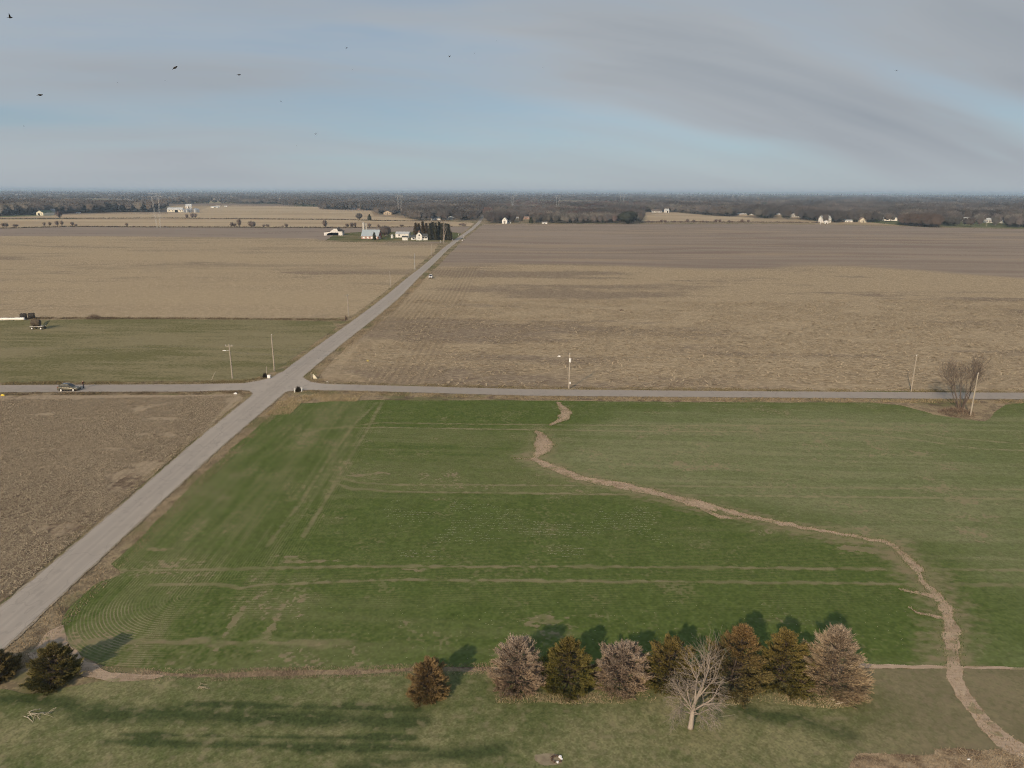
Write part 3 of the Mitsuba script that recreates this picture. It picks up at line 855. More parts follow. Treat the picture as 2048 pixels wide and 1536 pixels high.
def fan_tree(px, py, top, wpx, lab, seed, colr, stems=7, name='bare_tree', lev=3, group=None, kids=(3, 5), cat='tree', r0=.16):
    g = np.random.default_rng(seed)
    x, y = G(px, py)
    h = height_at(px, py, top)
    w = wpx * mpp(px, py) / 2
    k = thing(name, lab, cat, group)
    tr, cr = MB(), MB()
    for i in range(stems):
        a = 6.283 * (i + g.uniform(-.3, .3)) / stems
        sp = g.uniform(.12, .85)
        d = np.array([math.cos(a) * sp * w / h * 1.15, math.sin(a) * sp * w / h * 1.15, 1.0])
        d /= np.linalg.norm(d)
        o = np.array([x + math.cos(a) * .06 * w, y + math.sin(a) * .06 * w, 0])
        L = h * g.uniform(.42, .52)
        q = o + d * L * .62
        tr.tube([o, o + d * L * .3 + g.normal(0, .03, 3), q], [r0 * h / 11, r0 * .8 * h / 11, r0 * .62 * h / 11], 5, np.array(colr) * g.uniform(.9, 1.2))
        branchy(cr, q, d, L * .85, r0 * .6 * h / 11, lev, g, colr, spread=.36, kids=kids, upw=.05, minr=.012)
    put(k, 'trunk', tr, 'leafage')
    put(k, 'crown', cr, 'leafage')
    return k, x, y, h


fan_tree(1921, 818, 729, 112, 'many stemmed leafless tree beside the cross road next to a pale pole', 37, (.150, .122, .105), stems=11, kids=(4, 6), r0=.15)


def puff_tree(px, py, top, wpx, lab, seed, colr, name='hedgerow_tree', group=None, lobes=2, dens=1.0):
    """A bare tree seen from far off: a few trunks and a haze of twigs round rounded middles."""
    g = np.random.default_rng(seed)
    x, y = G(px, py)
    h, w = height_at(px, py, top), wpx * mpp(px, py)
    k = thing(name, lab, 'tree', group)
    tr = MB()
    vs, fs, cs, ns, o = [], [], [], [], 0
    for i in range(lobes):
        dx, dy = (g.uniform(-.5, .5, 2) * w * .45) if lobes > 1 else (0, 0)
        hh, ww = h * g.uniform(.82, 1.0), w * (.62 if lobes > 1 else .95)
        tr.tube([[x + dx * .3, y + dy * .3, 0], [x + dx * .7, y + dy * .7, hh * .4], [x + dx, y + dy, hh * .8]], [.03 * h, .02 * h, .008 * h], 5, np.array(colr) * .9, cap=False)
        n = int(170 * dens)
        t, a = g.beta(1.7, 1.5, n), g.uniform(0, 6.28, n)
        pr = np.interp(t, [0, .2, .55, .85, 1], [.25, .70, 1, .72, .25]) * np.sqrt(g.uniform(.15, 1, n))
        base = .14
        pos = np.c_[x + dx + .5 * ww * pr * np.cos(a), y + dy + .5 * ww * pr * np.sin(a), hh * (base + (.80 - base) * t)]
        d = np.c_[.8 * pr * np.cos(a), .8 * pr * np.sin(a), np.full(n, .85)] + g.normal(0, .3, (n, 3))
        v1, f1, c1 = blades(pos, d, hh * g.uniform(.14, .24, n), .045 * hh, np.array(colr) * g.uniform(.8, 1.2, (n, 1)), g)
        s = trimesh.creation.icosphere(subdivisions=1)
        cv = s.vertices * [.30 * ww, .30 * ww, .26 * hh] * (1 + g.normal(0, .15, (len(s.vertices), 1))) + [x + dx, y + dy, hh * .50]
        v = np.vstack([v1, cv])
        nn = (v - [x + dx, y + dy, hh * .45]) / [ww, ww, hh] + g.normal(0, .05, v.shape)
        vs.append(v); fs.append(np.vstack([f1, s.faces + len(v1)]) + o); cs.append(np.vstack([c1, np.tile(np.array(colr) * .8, (len(cv), 1))])); o += len(v)
        ns.append(nn / np.linalg.norm(nn, axis=1, keepdims=True))
    mb = MB().add(np.vstack(vs), np.vstack(fs), np.vstack(cs))
    put(k, 'trunk', tr, 'leafage')
    scene[k + '__crown'] = crown_ply(mb, np.vstack(ns))
    return k


def brush(px, py, wpx, hpx, lab, seed, c0, c1, n=700, name='brush_clump', cat='bush', group=None, bl=.9, stuff=False):
    g = np.random.default_rng(seed)
    x, y = G(px, py)
    m = mpp(px, py)
    w, h = wpx * m / 2, height_at(px, py, py - hpx)
    a, r = g.uniform(0, 6.28, n), np.sqrt(g.uniform(0, 1, n))
    pos = np.c_[x + w * r * np.cos(a), y + min(w, 2.5) * r * np.sin(a), np.zeros(n)]
    d = np.c_[.5 * r * np.cos(a), .5 * r * np.sin(a), np.ones(n)] + g.normal(0, .25, (n, 3))
    t = g.uniform(0, 1, (n, 1))
    lift = g.uniform(0, .45, n) * h * (1 - r ** 2)
    pos[:, 2] += lift
    v, f, c = blades(pos, d, h * g.uniform(.3, .62, n) * (1.1 - .6 * r), .06 * bl * m / .12, np.array(c0) * (1 - t) + np.array(c1) * t, g)
    k = thing(name, lab, cat, group)
    put(k, None, MB().add(v, f, c), 'leafage')
    if stuff:
        labels[k]['kind'] = 'stuff'
    return k


brush(1912, 828, 66, 24, 'reddish brown brush around the foot of the many stemmed tree', 41, (.13, .095, .075), (.26, .195, .145), 900)
brush(188, 637, 26, 14, 'thin brown brush on the pasture edge left of the long road', 42, (.16, .12, .095), (.25, .20, .15), 500)
brush(212, 638, 46, 6, 'low dark weeds on the pasture edge left of the long road', 43, (.10, .08, .06), (.19, .145, .10), 600, stuff=True)
brush(530, 755, 6.5, 13, 'dark narrow upright shrub beside the white box at the crossroads', 44, (.022, .019, .018), (.05, .042, .036), 900, 'shrub', 'shrub', bl=1.3)
brush(596.5, 783, 9, 14, 'dark ragged shrub between two short white posts at the crossroads', 45, (.030, .028, .020), (.075, .062, .045), 900, 'shrub', 'shrub', bl=1.2)
brush(519, 757, 9, 6, 'tuft of tan dry grass left of the dark narrow shrub', 46, (.26, .21, .13), (.42, .34, .22), 300, 'grass_tuft', 'grass', stuff=True)
brush(640, 762, 34, 4.5, 'tan weeds on the grassy corner behind the leaning white panel', 47, (.22, .17, .11), (.40, .32, .21), 700, 'grass_tuft', 'grass', stuff=True)


# ------------------------------------------------------------------ the woods: bare trees merged into one mass per wood
def bare_variant(seed, n):
    g = np.random.default_rng(seed)
    v, f, c = [], [], []
    t = g.beta(2.2, 1.6, n)
    a = g.uniform(0, 6.28, n)
    prof = np.interp(t, [0, .2, .55, .85, 1], [.15, .55, 1, .72, .25])
    r = prof * np.sqrt(g.uniform(.05, 1, n))
    pos = np.c_[.36 * r * np.cos(a), .36 * r * np.sin(a), .16 + .72 * t]
    d = np.c_[.8 * np.cos(a) * r, .8 * np.sin(a) * r, np.full(n, .8)] + g.normal(0, .3, (n, 3))
    k = g.uniform(.85, 1.15, (n, 1)) * np.ones((1, 3))
    v1, f1, c1 = blades(pos, d, .22 * (70 / n) ** .25, .058 * (70 / n) ** .5, k, g)
    tv = np.array([[-.014, 0, 0], [.014, 0, 0], [0, .014, 0], [0, 0, .72]])
    tf = np.array([[0, 1, 3], [1, 2, 3], [2, 0, 3]])
    s = trimesh.creation.icosphere(subdivisions=1 if n > 30 else 0)
    cv = s.vertices * [.27, .27, .33] * (1 + g.normal(0, .12, (len(s.vertices), 1))) + [0, 0, .55]
    return np.vstack([v1, tv, cv]), np.vstack([f1, tf + len(v1), s.faces + len(v1) + 4]), np.vstack([c1, np.full((4, 3), 1.5), np.full((len(cv), 3), .95)])


VAR = {n: [bare_variant(500 + i, n) for i in range(7)] for n in (26, 44, 120)}
VAR_EG = []
for i in range(4):
    g_ = np.random.default_rng(700 + i)
    nn = 90
    t_ = g_.uniform(0, 1, nn)
    a_ = g_.uniform(0, 6.28, nn)
    r_ = (.24 * (1 - t_) + .02) * g_.uniform(.6, 1, nn)
    VAR_EG.append(blades(np.c_[r_ * np.cos(a_), r_ * np.sin(a_), .03 + .88 * t_], np.c_[np.cos(a_), np.sin(a_), np.full(nn, .25)] + g_.normal(0, .25, (nn, 3)), .16, .10, np.repeat(g_.uniform(.6, 1.4, (nn, 1)), 3, 1), g_))


def crown_ply(mb, normals):
    """A mesh of far foliage whose shading normals follow the rounded crowns."""
    m = mb.mesh()
    return {'type': 'ply', 'filename': meshkit.write_ply(m, True, None, mb.colors(), normals), 'face_normals': False, 'bsdf': {'type': 'ref', 'id': 'leafage'}}


def wood_mesh(pos, hts, n, g, cols, evergreen=0.0, wide=None):
    vs, fs, cs, ns, o = [], [], [], [], 0
    for (x, y), h in zip(pos, hts):
        if g.uniform() < evergreen * 2.2 * max(0.0, math.sin(x / 61.0) + .25 * math.sin(y / 40.0)):
            v, f, c = VAR_EG[g.integers(4)]
            cc = c * np.array([.040, .052, .030])
            h = h * g.uniform(.6, .9)
        else:
            v, f, c = VAR[n][g.integers(7)]
            pt = int(len(cols) * 2.5 * (.5 + .5 * math.sin(x / 83.0 + 2.1 * math.sin(y / 120.0))))
            cc = np.minimum(c * (.62 + .55 * (.5 + .5 * math.sin(x / 47.0 + 1.7 * math.sin(y / 95.0)))) * np.array(cols[(pt + g.integers(0, 2)) % len(cols)]) * g.uniform(.88, 1.10), .6)
        an = g.uniform(0, 6.28)
        wd = 1.0 if wide is None else wide(y)
        w = rotz(v * np.array([h * wd * g.uniform(.85, 1.25), h * wd * g.uniform(.85, 1.25), h]), an) + [x, y, 0]
        nn = (w - [x, y, h * .48]) / [.4 * h * wd, .4 * h * wd, .5 * h] * .55 + [-.25, -.45, .45] + g.normal(0, .06, w.shape)
        ns.append(nn / np.linalg.norm(nn, axis=1, keepdims=True))
        vs.append(w); fs.append(f + o); cs.append(cc); o += len(w)
    mb = MB()
    mb.add(np.vstack(vs), np.vstack(fs), np.vstack(cs))
    mb.normals = np.vstack(ns)
    return mb


GREYS = [(.080, .072, .069), (.090, .078, .073), (.068, .062, .060), (.098, .085, .076), (.080, .075, .068), (.125, .114, .100)]
REDS = [(.096, .067, .062), (.104, .073, .066), (.084, .064, .060), (.080, .071, .067)]
CLEAR = []          # yards and lanes without trees: polygons, filled by the houses below


def scatter(poly, spacing, g, edge=0.0):
    """Jittered grid of points in the polygon; spacing may grow with distance."""
    x0, y0, x1, y1 = poly.bounds
    out = []
    y = y0
    while y < y1:
        sp = spacing(y) if callable(spacing) else spacing
        xs = np.arange(x0, x1, sp)
        p = np.c_[xs + g.uniform(-.45, .45, len(xs)) * sp, y + g.uniform(-.45, .45, len(xs)) * sp]
        ok = shapely.contains_xy(poly, p[:, 0], p[:, 1])
        out.append(p[ok])
        y += sp
    return np.vstack(out) if out else np.zeros((0, 2))


def wood(px, lab, spacing, h, seed, n=44, cols=GREYS, evergreen=0.0, name='woodland'):
    g = np.random.default_rng(seed)
    poly = px if isinstance(px, Polygon) else Polygon(GL(px)).buffer(0)
    p = scatter(poly, spacing, g)
    if CLEAR:
        inside = shapely.contains_xy(unary_union(CLEAR), p[:, 0], p[:, 1])
        p = p[~inside | (g.uniform(0, 1, len(p)) < .05)]
    hs = h * g.uniform(.82, 1.12, len(p)) * (.60 + 1.10 * meshkit.fbm(np.c_[p / 170.0, np.zeros(len(p))], 3, seed + 3))
    gap = meshkit.fbm(np.c_[p / [330.0, 210.0], np.zeros(len(p))], 3, seed + 8)
    y_in = G(1024, 417)[1]
    keep = (gap > .43) | (p[:, 1] < y_in)
    p, hs = p[keep], hs[keep]
    k = key_of(name)
    mb = wood_mesh(p, hs, n, g, cols, evergreen, (lambda y: min(2.4, max(1.0, spacing(y) / 9.5))) if callable(spacing) else None)
    scene[k] = crown_ply(mb, mb.normals)
    labels[k] = {'kind': 'stuff', 'label': lab, 'category': 'woods'}
    TRIS.append((k, len(mb.mesh().faces)))
    return k


TRIS = []

# ------------------------------------------------------------------ buildings
def board(name, c, rough=.6):
    c0, c1 = [v * .93 for v in c], c

    def fn(p, n, uv):
        s = n2(p.x * 1.3 + p.y * 0.9, p.z * 5.0, 301)
        w = f2(p.x * .5 + p.y * .4, p.z * .6, 307, 2)
        return mixc(col(*c0), col(*c1), .5 * s + .5 * w)
    scene[name] = {'type': 'twosided', 'b': {'type': 'diffuse', 'reflectance': mikit.proc(fn)}}
    return name


board('white_boards', (.80, .79, .76)); board('cream_boards', (.72, .68, .55)); board('red_boards', (.33, .12, .095)); board('tan_boards', (.46, .38, .28)); board('pink_brick', (.42, .27, .23))
board('grey_boards', (.46, .46, .45)); board('dark_shingle', (.085, .092, .098)); board('brown_shingle', (.16, .135, .12)); board('green_roof', (.055, .085, .07)); board('dark_inside', (.02, .02, .02))
board('blue_grey_roof', (.36, .43, .48)); board('slate_roof', (.27, .31, .36)); board('pale_roof', (.50, .53, .55)); board('concrete', (.58, .56, .52)); board('rust_roof', (.30, .23, .20))
paint('galvanised', (.62, .64, .66), .38, .85)
paint('window_glass', (.030, .036, .042), .08, 0, .6)
paint('white_trim', (.82, .81, .79), .5)


def gable(mb_w, mb_r, L, W, hw, hr, at, rz, over=.35, th=.16):
    """Walls (ridge along local x) into mb_w and the roof's two slopes into mb_r."""
    at = np.array([at[0], at[1], 0.0])
    wv = MB()
    wv.prism([(-W / 2, 0), (W / 2, 0), (W / 2, hw), (0, hr - .05), (-W / 2, hw)], -L / 2, L / 2)
    v = np.vstack(wv.v)
    v = rotz(v, math.pi / 2)
    mb_w.add(rotz(v, rz) + at, np.vstack(wv.f))
    sl = (hr - hw) / (W / 2)
    for s in (-1, 1):
        e = (W / 2 + over) * s
        ze = hw - over * sl
        p = [(0, hr), (e, ze), (e, ze + th), (0, hr + th)]
        rv = MB()
        rv.prism(p, -L / 2 - over, L / 2 + over)
        mb_r.add(rotz(rotz(np.vstack(rv.v), math.pi / 2), rz) + at, np.vstack(rv.f))


def local(at, rz, x, y, z):
    c, s = math.cos(rz), math.sin(rz)
    return (at[0] + x * c - y * s, at[1] + x * s + y * c, z)


def window(k, at, rz, x, y, z, w, h, side, name='window', mat='window_glass', trim='white_trim'):
    """A window on a wall: side 'y-' faces local -y, 'x+' local +x and so on."""
    dx, dy = {'y-': (0, -1), 'y+': (0, 1), 'x-': (-1, 0), 'x+': (1, 0)}[side]
    sz = (w, .10, h) if dx == 0 else (.10, w, h)
    fr = (w + .3, .08, h + .3) if dx == 0 else (.08, w + .3, h + .3)
    f = put(k, name, MB().box(local(at, rz, x + dx * .03, y + dy * .03, z), fr, rz), trim)
    put(f, 'pane', MB().box(local(at, rz, x + dx * .08, y + dy * .08, z), sz, rz), mat)


def house(px, py, L, W, hw, hr, rz, wall, roof, lab, name='farmhouse', cat='house', group=None, wins=(), door=None, clear=None, extra=None, at=None):
    at = G(px, py) if at is None else at
    k = thing(name, lab, cat, group)
    w, r = MB(), MB()
    gable(w, r, L, W, hw, hr, at, rz)
    put(k, 'wall', w, wall)
    put(k, 'roof', r, roof)
    for (x, z, ww, hh, side) in wins:
        if side in ('y-', 'y+'):
            window(k, at, rz, x, (-W / 2 if side == 'y-' else W / 2), z, ww, hh, side)
        else:
            window(k, at, rz, (-L / 2 if side == 'x-' else L / 2), x, z, ww, hh, side)
    if door:
        x, ww, hh, mat, side = door
        if side == 'y-':
            put(k, 'door', MB().box(local(at, rz, x, -W / 2 - .04, hh / 2), (ww, .12, hh), rz), mat)
        elif side == 'x+':
            put(k, 'door', MB().box(local(at, rz, L / 2 + .04, x, hh / 2), (.12, ww, hh), rz), mat)
        else:
            put(k, 'door', MB().box(local(at, rz, -L / 2 - .04, x, hh / 2), (.12, ww, hh), rz), mat)
    if clear:
        d = at / np.linalg.norm(at)
        s = np.array([d[1], -d[0]])
        q, fr, bk = clear
        CLEAR.append(Polygon([at + s * q - d * fr, at - s * q - d * fr, at - s * q + d * bk, at + s * q + d * bk]))
    return k, at


def silo(px, py, rad_, top, lab, mat='concrete', dome='pale_roof', name='silo', cone=False, at=None, h=None, group=None):
    x, y = G(px, py) if at is None else at
    h = height_at(px, py, top) if h is None else h
    k = thing(name, lab, 'silo' if name == 'silo' else 'grain bin', group)
    a = np.linspace(0, 2 * np.pi, 25)[:-1]
    prof = [(rad_, 0), (rad_, h * .96)] if not cone else [(rad_, 0), (rad_, h * .74)]
    mb = MB()
    n = len(a)
    v = np.vstack([np.c_[x + r * np.cos(a), y + r * np.sin(a), np.full(n, z)] for r, z in prof])
    mb.add(v, [[i, (i + 1) % n, n + (i + 1) % n, n + i] for i in range(n)])
    put(k, 'wall', mb, mat, smooth=40)
    cap = MB()
    pr = [(rad_ * 1.03, h * .955), (rad_ * .85, h * .985), (rad_ * .4, h * 1.005), (.02, h * 1.01)] if not cone else [(rad_ * 1.05, h * .735), (rad_ * .25, h * .97), (rad_ * .22, h), (.02, h * 1.01)]
    v = np.vstack([np.c_[x + r * np.cos(a), y + r * np.sin(a), np.full(n, z)] for r, z in pr])
    cap.add(v, [[j * n + i, j * n + (i + 1) % n, (j + 1) * n + (i + 1) % n, (j + 1) * n + i] for j in range(len(pr) - 1) for i in range(n)])
    put(k, 'roof', cap, dome, smooth=40)
    hoops = MB()
    for z in np.arange(1.2, prof[1][1], max(1.2, h / 12)):
        pts = np.c_[x + (rad_ + .02) * np.cos(np.r_[a, a[:1]]), y + (rad_ + .02) * np.sin(np.r_[a, a[:1]]), np.full(n + 1, z)]
        hoops.tube(pts, .05, 3, cap=False)
    put(k, 'hoops', hoops, mat)
    return k


# ---- the white farm beside the long road
def farm():
    # open fronted shed
    at = G(669, 470)
    m = mpp(669, 470)
    rz = 0.10
    k = thing('open_shed', 'white gabled shed with wide open black front and lean-to on its left', 'shed')
    Wd, Dp = 36 * m, 17.0
    H1, H2 = height_at(669, 470, 463.5), height_at(669, 470, 456.5)
    x0 = -Wd / 2
    prof = [(x0, 0), (Wd / 2 - .2, 0), (Wd / 2 - .2, H1 + .6), (Wd * .20, H2), (Wd * .06, H2), (-Wd * .18, H1 + .4), (x0, H1 - .4)]
    w = MB()
    for yy in (Dp / 2,):
        w.prism([(a_, b_) for a_, b_ in prof], yy - .2, yy, rz, (*at, 0))
    fr = MB()
    # the front: side panels and the gable above the opening
    ox0, ox1, oz = x0 + 5.5 * m, Wd / 2 - 8 * m, H1 - .2
    fr.prism([(x0, 0), (ox0, 0), (ox0, H1 - .1), (x0, H1 - .4)], -Dp / 2, -Dp / 2 + .25, rz, (*at, 0))
    fr.prism([(ox1, 0), (Wd / 2 - .2, 0), (Wd / 2 - .2, H1 + .6), (ox1, H1 + .9)], -Dp / 2, -Dp / 2 + .25, rz, (*at, 0))
    fr.prism([(ox0 + .01, oz - 1.4), (ox0 + 6 * m, oz - .3), (ox1 - .01, oz - .3), (ox1 - .01, H1 + .85), (Wd * .20, H2), (Wd * .06, H2), (-Wd * .18, H1 + .4), (ox0 + .01, H1 - .1)], -Dp / 2, -Dp / 2 + .25, rz, (*at, 0))
    put(k, 'front_wall', fr, 'white_boards')
    for s in (x0 + .1, Wd / 2 - .3):
        w.box(local(at, rz, s, 0.1, (H1 - .5) / 2), (.2, Dp - .8, H1 - .5), rz)
    put(k, 'wall', w, 'grey_boards')
    r = MB()
    top = [(x0 - .4, H1 - .45), (-Wd * .18, H1 + .42), (Wd * .06, H2 + .05), (Wd * .13, H2 + .35), (Wd * .20, H2 + .05), (Wd / 2 + .2, H1 + .35)]
    r.prism(top + [(a_, b_ + .2) for a_, b_ in top[::-1]], -Dp / 2 + .26, Dp / 2 + .4, rz, (*at, 0))
    put(k, 'roof', r, 'brown_shingle')
    fl = MB().box(local(at, rz, (ox0 + ox1) / 2, 2.0, .10), (ox1 - ox0 - .4, Dp - 5, .05), rz)
    put(k, 'floor', fl, 'dark_inside')
    bk = MB().box(local(at, rz, (ox0 + ox1) / 2, 3.0, oz / 2 + .1), (ox1 - ox0 + 2, .2, oz), rz)
    put(k, 'back_wall', bk, 'dark_inside')

    # the barn: pale metal roof, pink brick lower wall, dark red gable
    m = mpp(742, 477)
    at = G(743.5, 477.5)
    rz = -0.10
    L, W = 34 * m, 12.0
    he, hr = height_at(743, 478, 472), height_at(743, 474, 456.8)
    hk = (he + hr) / 2 - .2
    k = thing('barn', 'old barn with pale blue metal roof, dull pink wall and dark red gable end', 'barn')
    low = MB().box(local(at, rz, 0, -W * .52, he / 2), (L, .4, he), rz)
    put(k, 'front_wall', low, 'pink_brick')
    w = MB()
    body = MB().prism([(-W / 2, 0), (W / 2, 0), (W / 2, he), (0, hr - .1), (-W * .27, hk - .1), (-W / 2, he)], -L / 2, L / 2)
    w.add(rotz(rotz(np.vstack(body.v), math.pi / 2), rz) + [*at, 0], np.vstack(body.f))
    put(k, 'wall', w, 'red_boards')
    # profile coordinates run along -y after the quarter turn
    for nm, pf, mt in (('upper_roof', [(W / 2 + .5, he - .2), (0, hr), (-W * .27, hk), (-W * .27, hk + .18), (0, hr + .2), (W / 2 + .5, he)], 'blue_grey_roof'), ('lower_roof', [(-W * .275, hk - .02), (-W / 2 - .7, he - .25), (-W / 2 - .7, he - .05), (-W * .275, hk + .16)], 'slate_roof')):
        q = MB().prism([(-a_, b_) for a_, b_ in pf], -L / 2 - .5, L / 2 + .5)
        v = rotz(rotz(np.vstack(q.v), math.pi / 2), rz)
        put(k, nm, MB().add(v + [*at, 0], np.vstack(q.f)), mt)
    for i in range(4):
        window(k, at, rz, -L * .36 + i * L * .24, -W * .52 - .2, he * .52, 1.7, 1.3, 'y-', mat='white_trim')
    put(k, 'door', MB().box(local(at, rz, L / 2 + .06, -1.0, 1.5), (.12, 3.0, 3.0), rz), 'white_boards')
    silo(728, 471, 4.8 * m / 2, 445.2, 'tall pale concrete silo at the left end of the old barn')
    silo(733.3, 467, 2.6 * m / 2, 446.5, 'slim pale silo behind the tall silo of the old barn')

    # white garage barn
    m = mpp(806, 476)
    house(806.5, 474.5, 27 * m, 11.0, height_at(806, 477, 469.3), height_at(806, 473, 462.2), -0.06, 'white_boards', 'pale_roof', 'long white outbuilding with grey metal roof left of the farmhouse', 'outbuilding', 'barn', wins=((-3.0, 2.4, 1.6, 1.4, 'y-'),))
    m = mpp(810, 481)
    house(810.5, 480.4, 11.0 * m, 4.0, height_at(810, 482, 475.5), height_at(810, 481, 472.4), -0.03, 'white_boards', 'dark_shingle', 'small white garden shed with dark roof in front of the farmhouse', 'garden_shed', 'shed')
    # farmhouse: a gable facing the road in front, two wings
    m = mpp(839, 481)
    at = G(839.5, 480.0)
    rz = math.pi / 2
    k = thing('farmhouse', 'white two storey farmhouse with dark roof and tall front gable', 'house')
    w, r = MB(), MB()
    he, hr = height_at(839, 481, 470.5), height_at(839, 481, 464.5)
    gable(w, r, 9.0, 12.2 * m, he, hr, at, rz)
    lw = at + [-10.5 * m, 1.5]
    gable(w, r, 13 * m, 6.5, height_at(827, 480, 474.8), height_at(827, 480, 470.2), lw, 0.0)
    rw = at + [11.0 * m, 1.0]
    gable(w, r, 11 * m, 7.0, height_at(850, 481, 475.0), height_at(850, 479, 466.8), rw, 0.0)
    put(k, 'wall', w, 'white_boards')
    put(k, 'roof', r, 'dark_shingle')
    window(k, at, 0, .2, -4.5, he - .2, 1.3, 1.7, 'y-')
    window(k, at, 0, .0, -4.5, 2.0, 1.5, 1.6, 'y-', mat='grey_boards')
    window(k, lw, 0, -.6, -3.25, 1.7, 2.2, 2.2, 'y-')
    put(k, 'door', MB().box((lw[0] + 4.2 * m, lw[1] - 3.3, 1.1), (1.5, .15, 2.1)), 'dark_inside')
    window(k, rw, 0, -2.5 * m, -3.5, 2.4, 3.4 * m, 1.5, 'y-')
    window(k, rw, 0, 2.4 * m, -3.5, 2.4, 3.4 * m, 1.5, 'y-')
    put(k, 'chimney', MB().box((at[0] - .6, at[1] + 2.0, hr + .3), (.8, .8, 1.6)), 'pink_brick')
    silo(784.5, 476.3, 2.6 * mpp(784, 476), 468.6, 'little white round bin with cone lid left of the white outbuilding', 'white_boards', 'pale_roof', 'grain_bin', True)
    house(757.5, 476.0, 4.2, 3.4, 2.2, 3.2, .2, 'white_boards', 'pale_roof', 'tiny white hutch by the red gable end of the old barn', 'hutch', 'shed')
    house(771.5, 470.5, 3.0, 2.6, 2.0, 2.8, .1, 'white_boards', 'pale_roof', 'tiny white hutch under the bare yard tree', 'hutch', 'shed')


farm()


def conifer(px, py, top, wpx, lab, seed, group=None, c0=(.018, .022, .012), c1=(.060, .062, .030), n=900, name='spruce_tree'):
    g = np.random.default_rng(seed)
    x, y = G(px, py)
    h = height_at(px, py, top)
    w = wpx * mpp(px, py) / 2
    t = g.uniform(0, 1, n) ** .9
    a = g.uniform(0, 6.28, n)
    r = w * (np.interp(t, [0, .1, .5, 1], [.8, 1, .62, .03])) * (1 + .25 * np.sin(9 * t + a * 2 + seed)) * g.uniform(.45, 1.0, n)
    pos = np.c_[x + r * np.cos(a), y + r * np.sin(a), .3 + t * h * .95]
    d = np.c_[np.cos(a), np.sin(a), -.1 + .6 * t] + g.normal(0, .3, (n, 3))
    k = thing(name, lab, 'tree', group)
    c = g.uniform(0, 1, (n, 1)) ** 1.5
    L = .11 * h
    v, f, cc = blades(pos, d, g.uniform(.6, 1.2, n) * L, .30 * L, np.array(c0) * (1 - c) + np.array(c1) * c, g)
    core = MB().tube([[x, y, .06 * h], [x, y, .2 * h], [x, y, .55 * h], [x, y, .9 * h]], [.62 * w, .70 * w, .42 * w, .05 * w], 9)
    cvv = np.vstack(core.v) * 1.0
    cvv[:, :2] += g.normal(0, .07 * w, (len(cvv), 2))
    allv, allc = np.vstack([v, cvv]), np.vstack([cc, np.tile((np.array(c0) + np.array(c1)) * .42, (len(cvv), 1))])
    nn = np.c_[(allv[:, :2] - [x, y]) / w, np.full(len(allv), .35)] + g.normal(0, .15, allv.shape)
    scene[k + '__crown'] = crown_ply(MB().add(allv, np.vstack([f, np.vstack(core.f) + len(v)]), allc), nn / np.linalg.norm(nn, axis=1, keepdims=True))
    put(k, 'trunk', MB().tube([[x, y, 0], [x, y, h * .93]], [.018 * h, .003 * h], 6, BARK), 'leafage')
    return k


GS = 'dark spruces of the windbreak beside the farmhouse'
NTH = 'first second third fourth fifth sixth seventh eighth ninth tenth eleventh twelfth thirteenth fourteenth fifteenth sixteenth seventeenth eighteenth nineteenth twentieth'.split()
NTH += ['twenty ' + w for w in NTH[:9]]
for i, (px, py, top, w) in enumerate([(832, 474, 445.5, 12), (838, 473, 446.5, 10), (846, 474, 443, 11), (853, 474, 446, 10), (861, 480, 446, 10), (866, 478, 443.5, 11), (872, 480, 445, 12), (879, 479, 443.5, 11), (885, 480, 446, 12), (892, 480, 446.5, 10), (897, 480.5, 447.5, 11),
                                       (902, 481, 462, 7)]):
    conifer(px, py, top, w, (f'dark spruce, {NTH[i - 4]} from the left in the windbreak right of the farmhouse' if i > 3 else f'rusty dark spruce, {NTH[i]} from the left behind the farmhouse'), 801 + i, GS if i > 3 else 'spruces behind the farmhouse', c0=(.022, .022, .013) if i > 3 else (.028, .022, .012), c1=(.062, .058, .034) if i > 3 else (.085, .058, .028))
conifer(749, 480.5, 464.8, 9, 'small dark evergreen in front of the old barn', 831)
puff_tree(770, 473, 449, 26, 'round bare tree between the old barn and the white outbuilding', 832, (.12, .10, .092), lobes=5, name='bare_tree', dens=1.6)
puff_tree(838, 474, 459, 11, 'small bare tree behind the left wing of the farmhouse', 833, (.17, .13, .125), name='bare_tree')
fan_tree(887.5, 481, 446.5, 14, 'pale bare tree in front of the spruce windbreak', 834, (.33, .28, .24), stems=3, lev=2, kids=(3, 5), r0=.24)

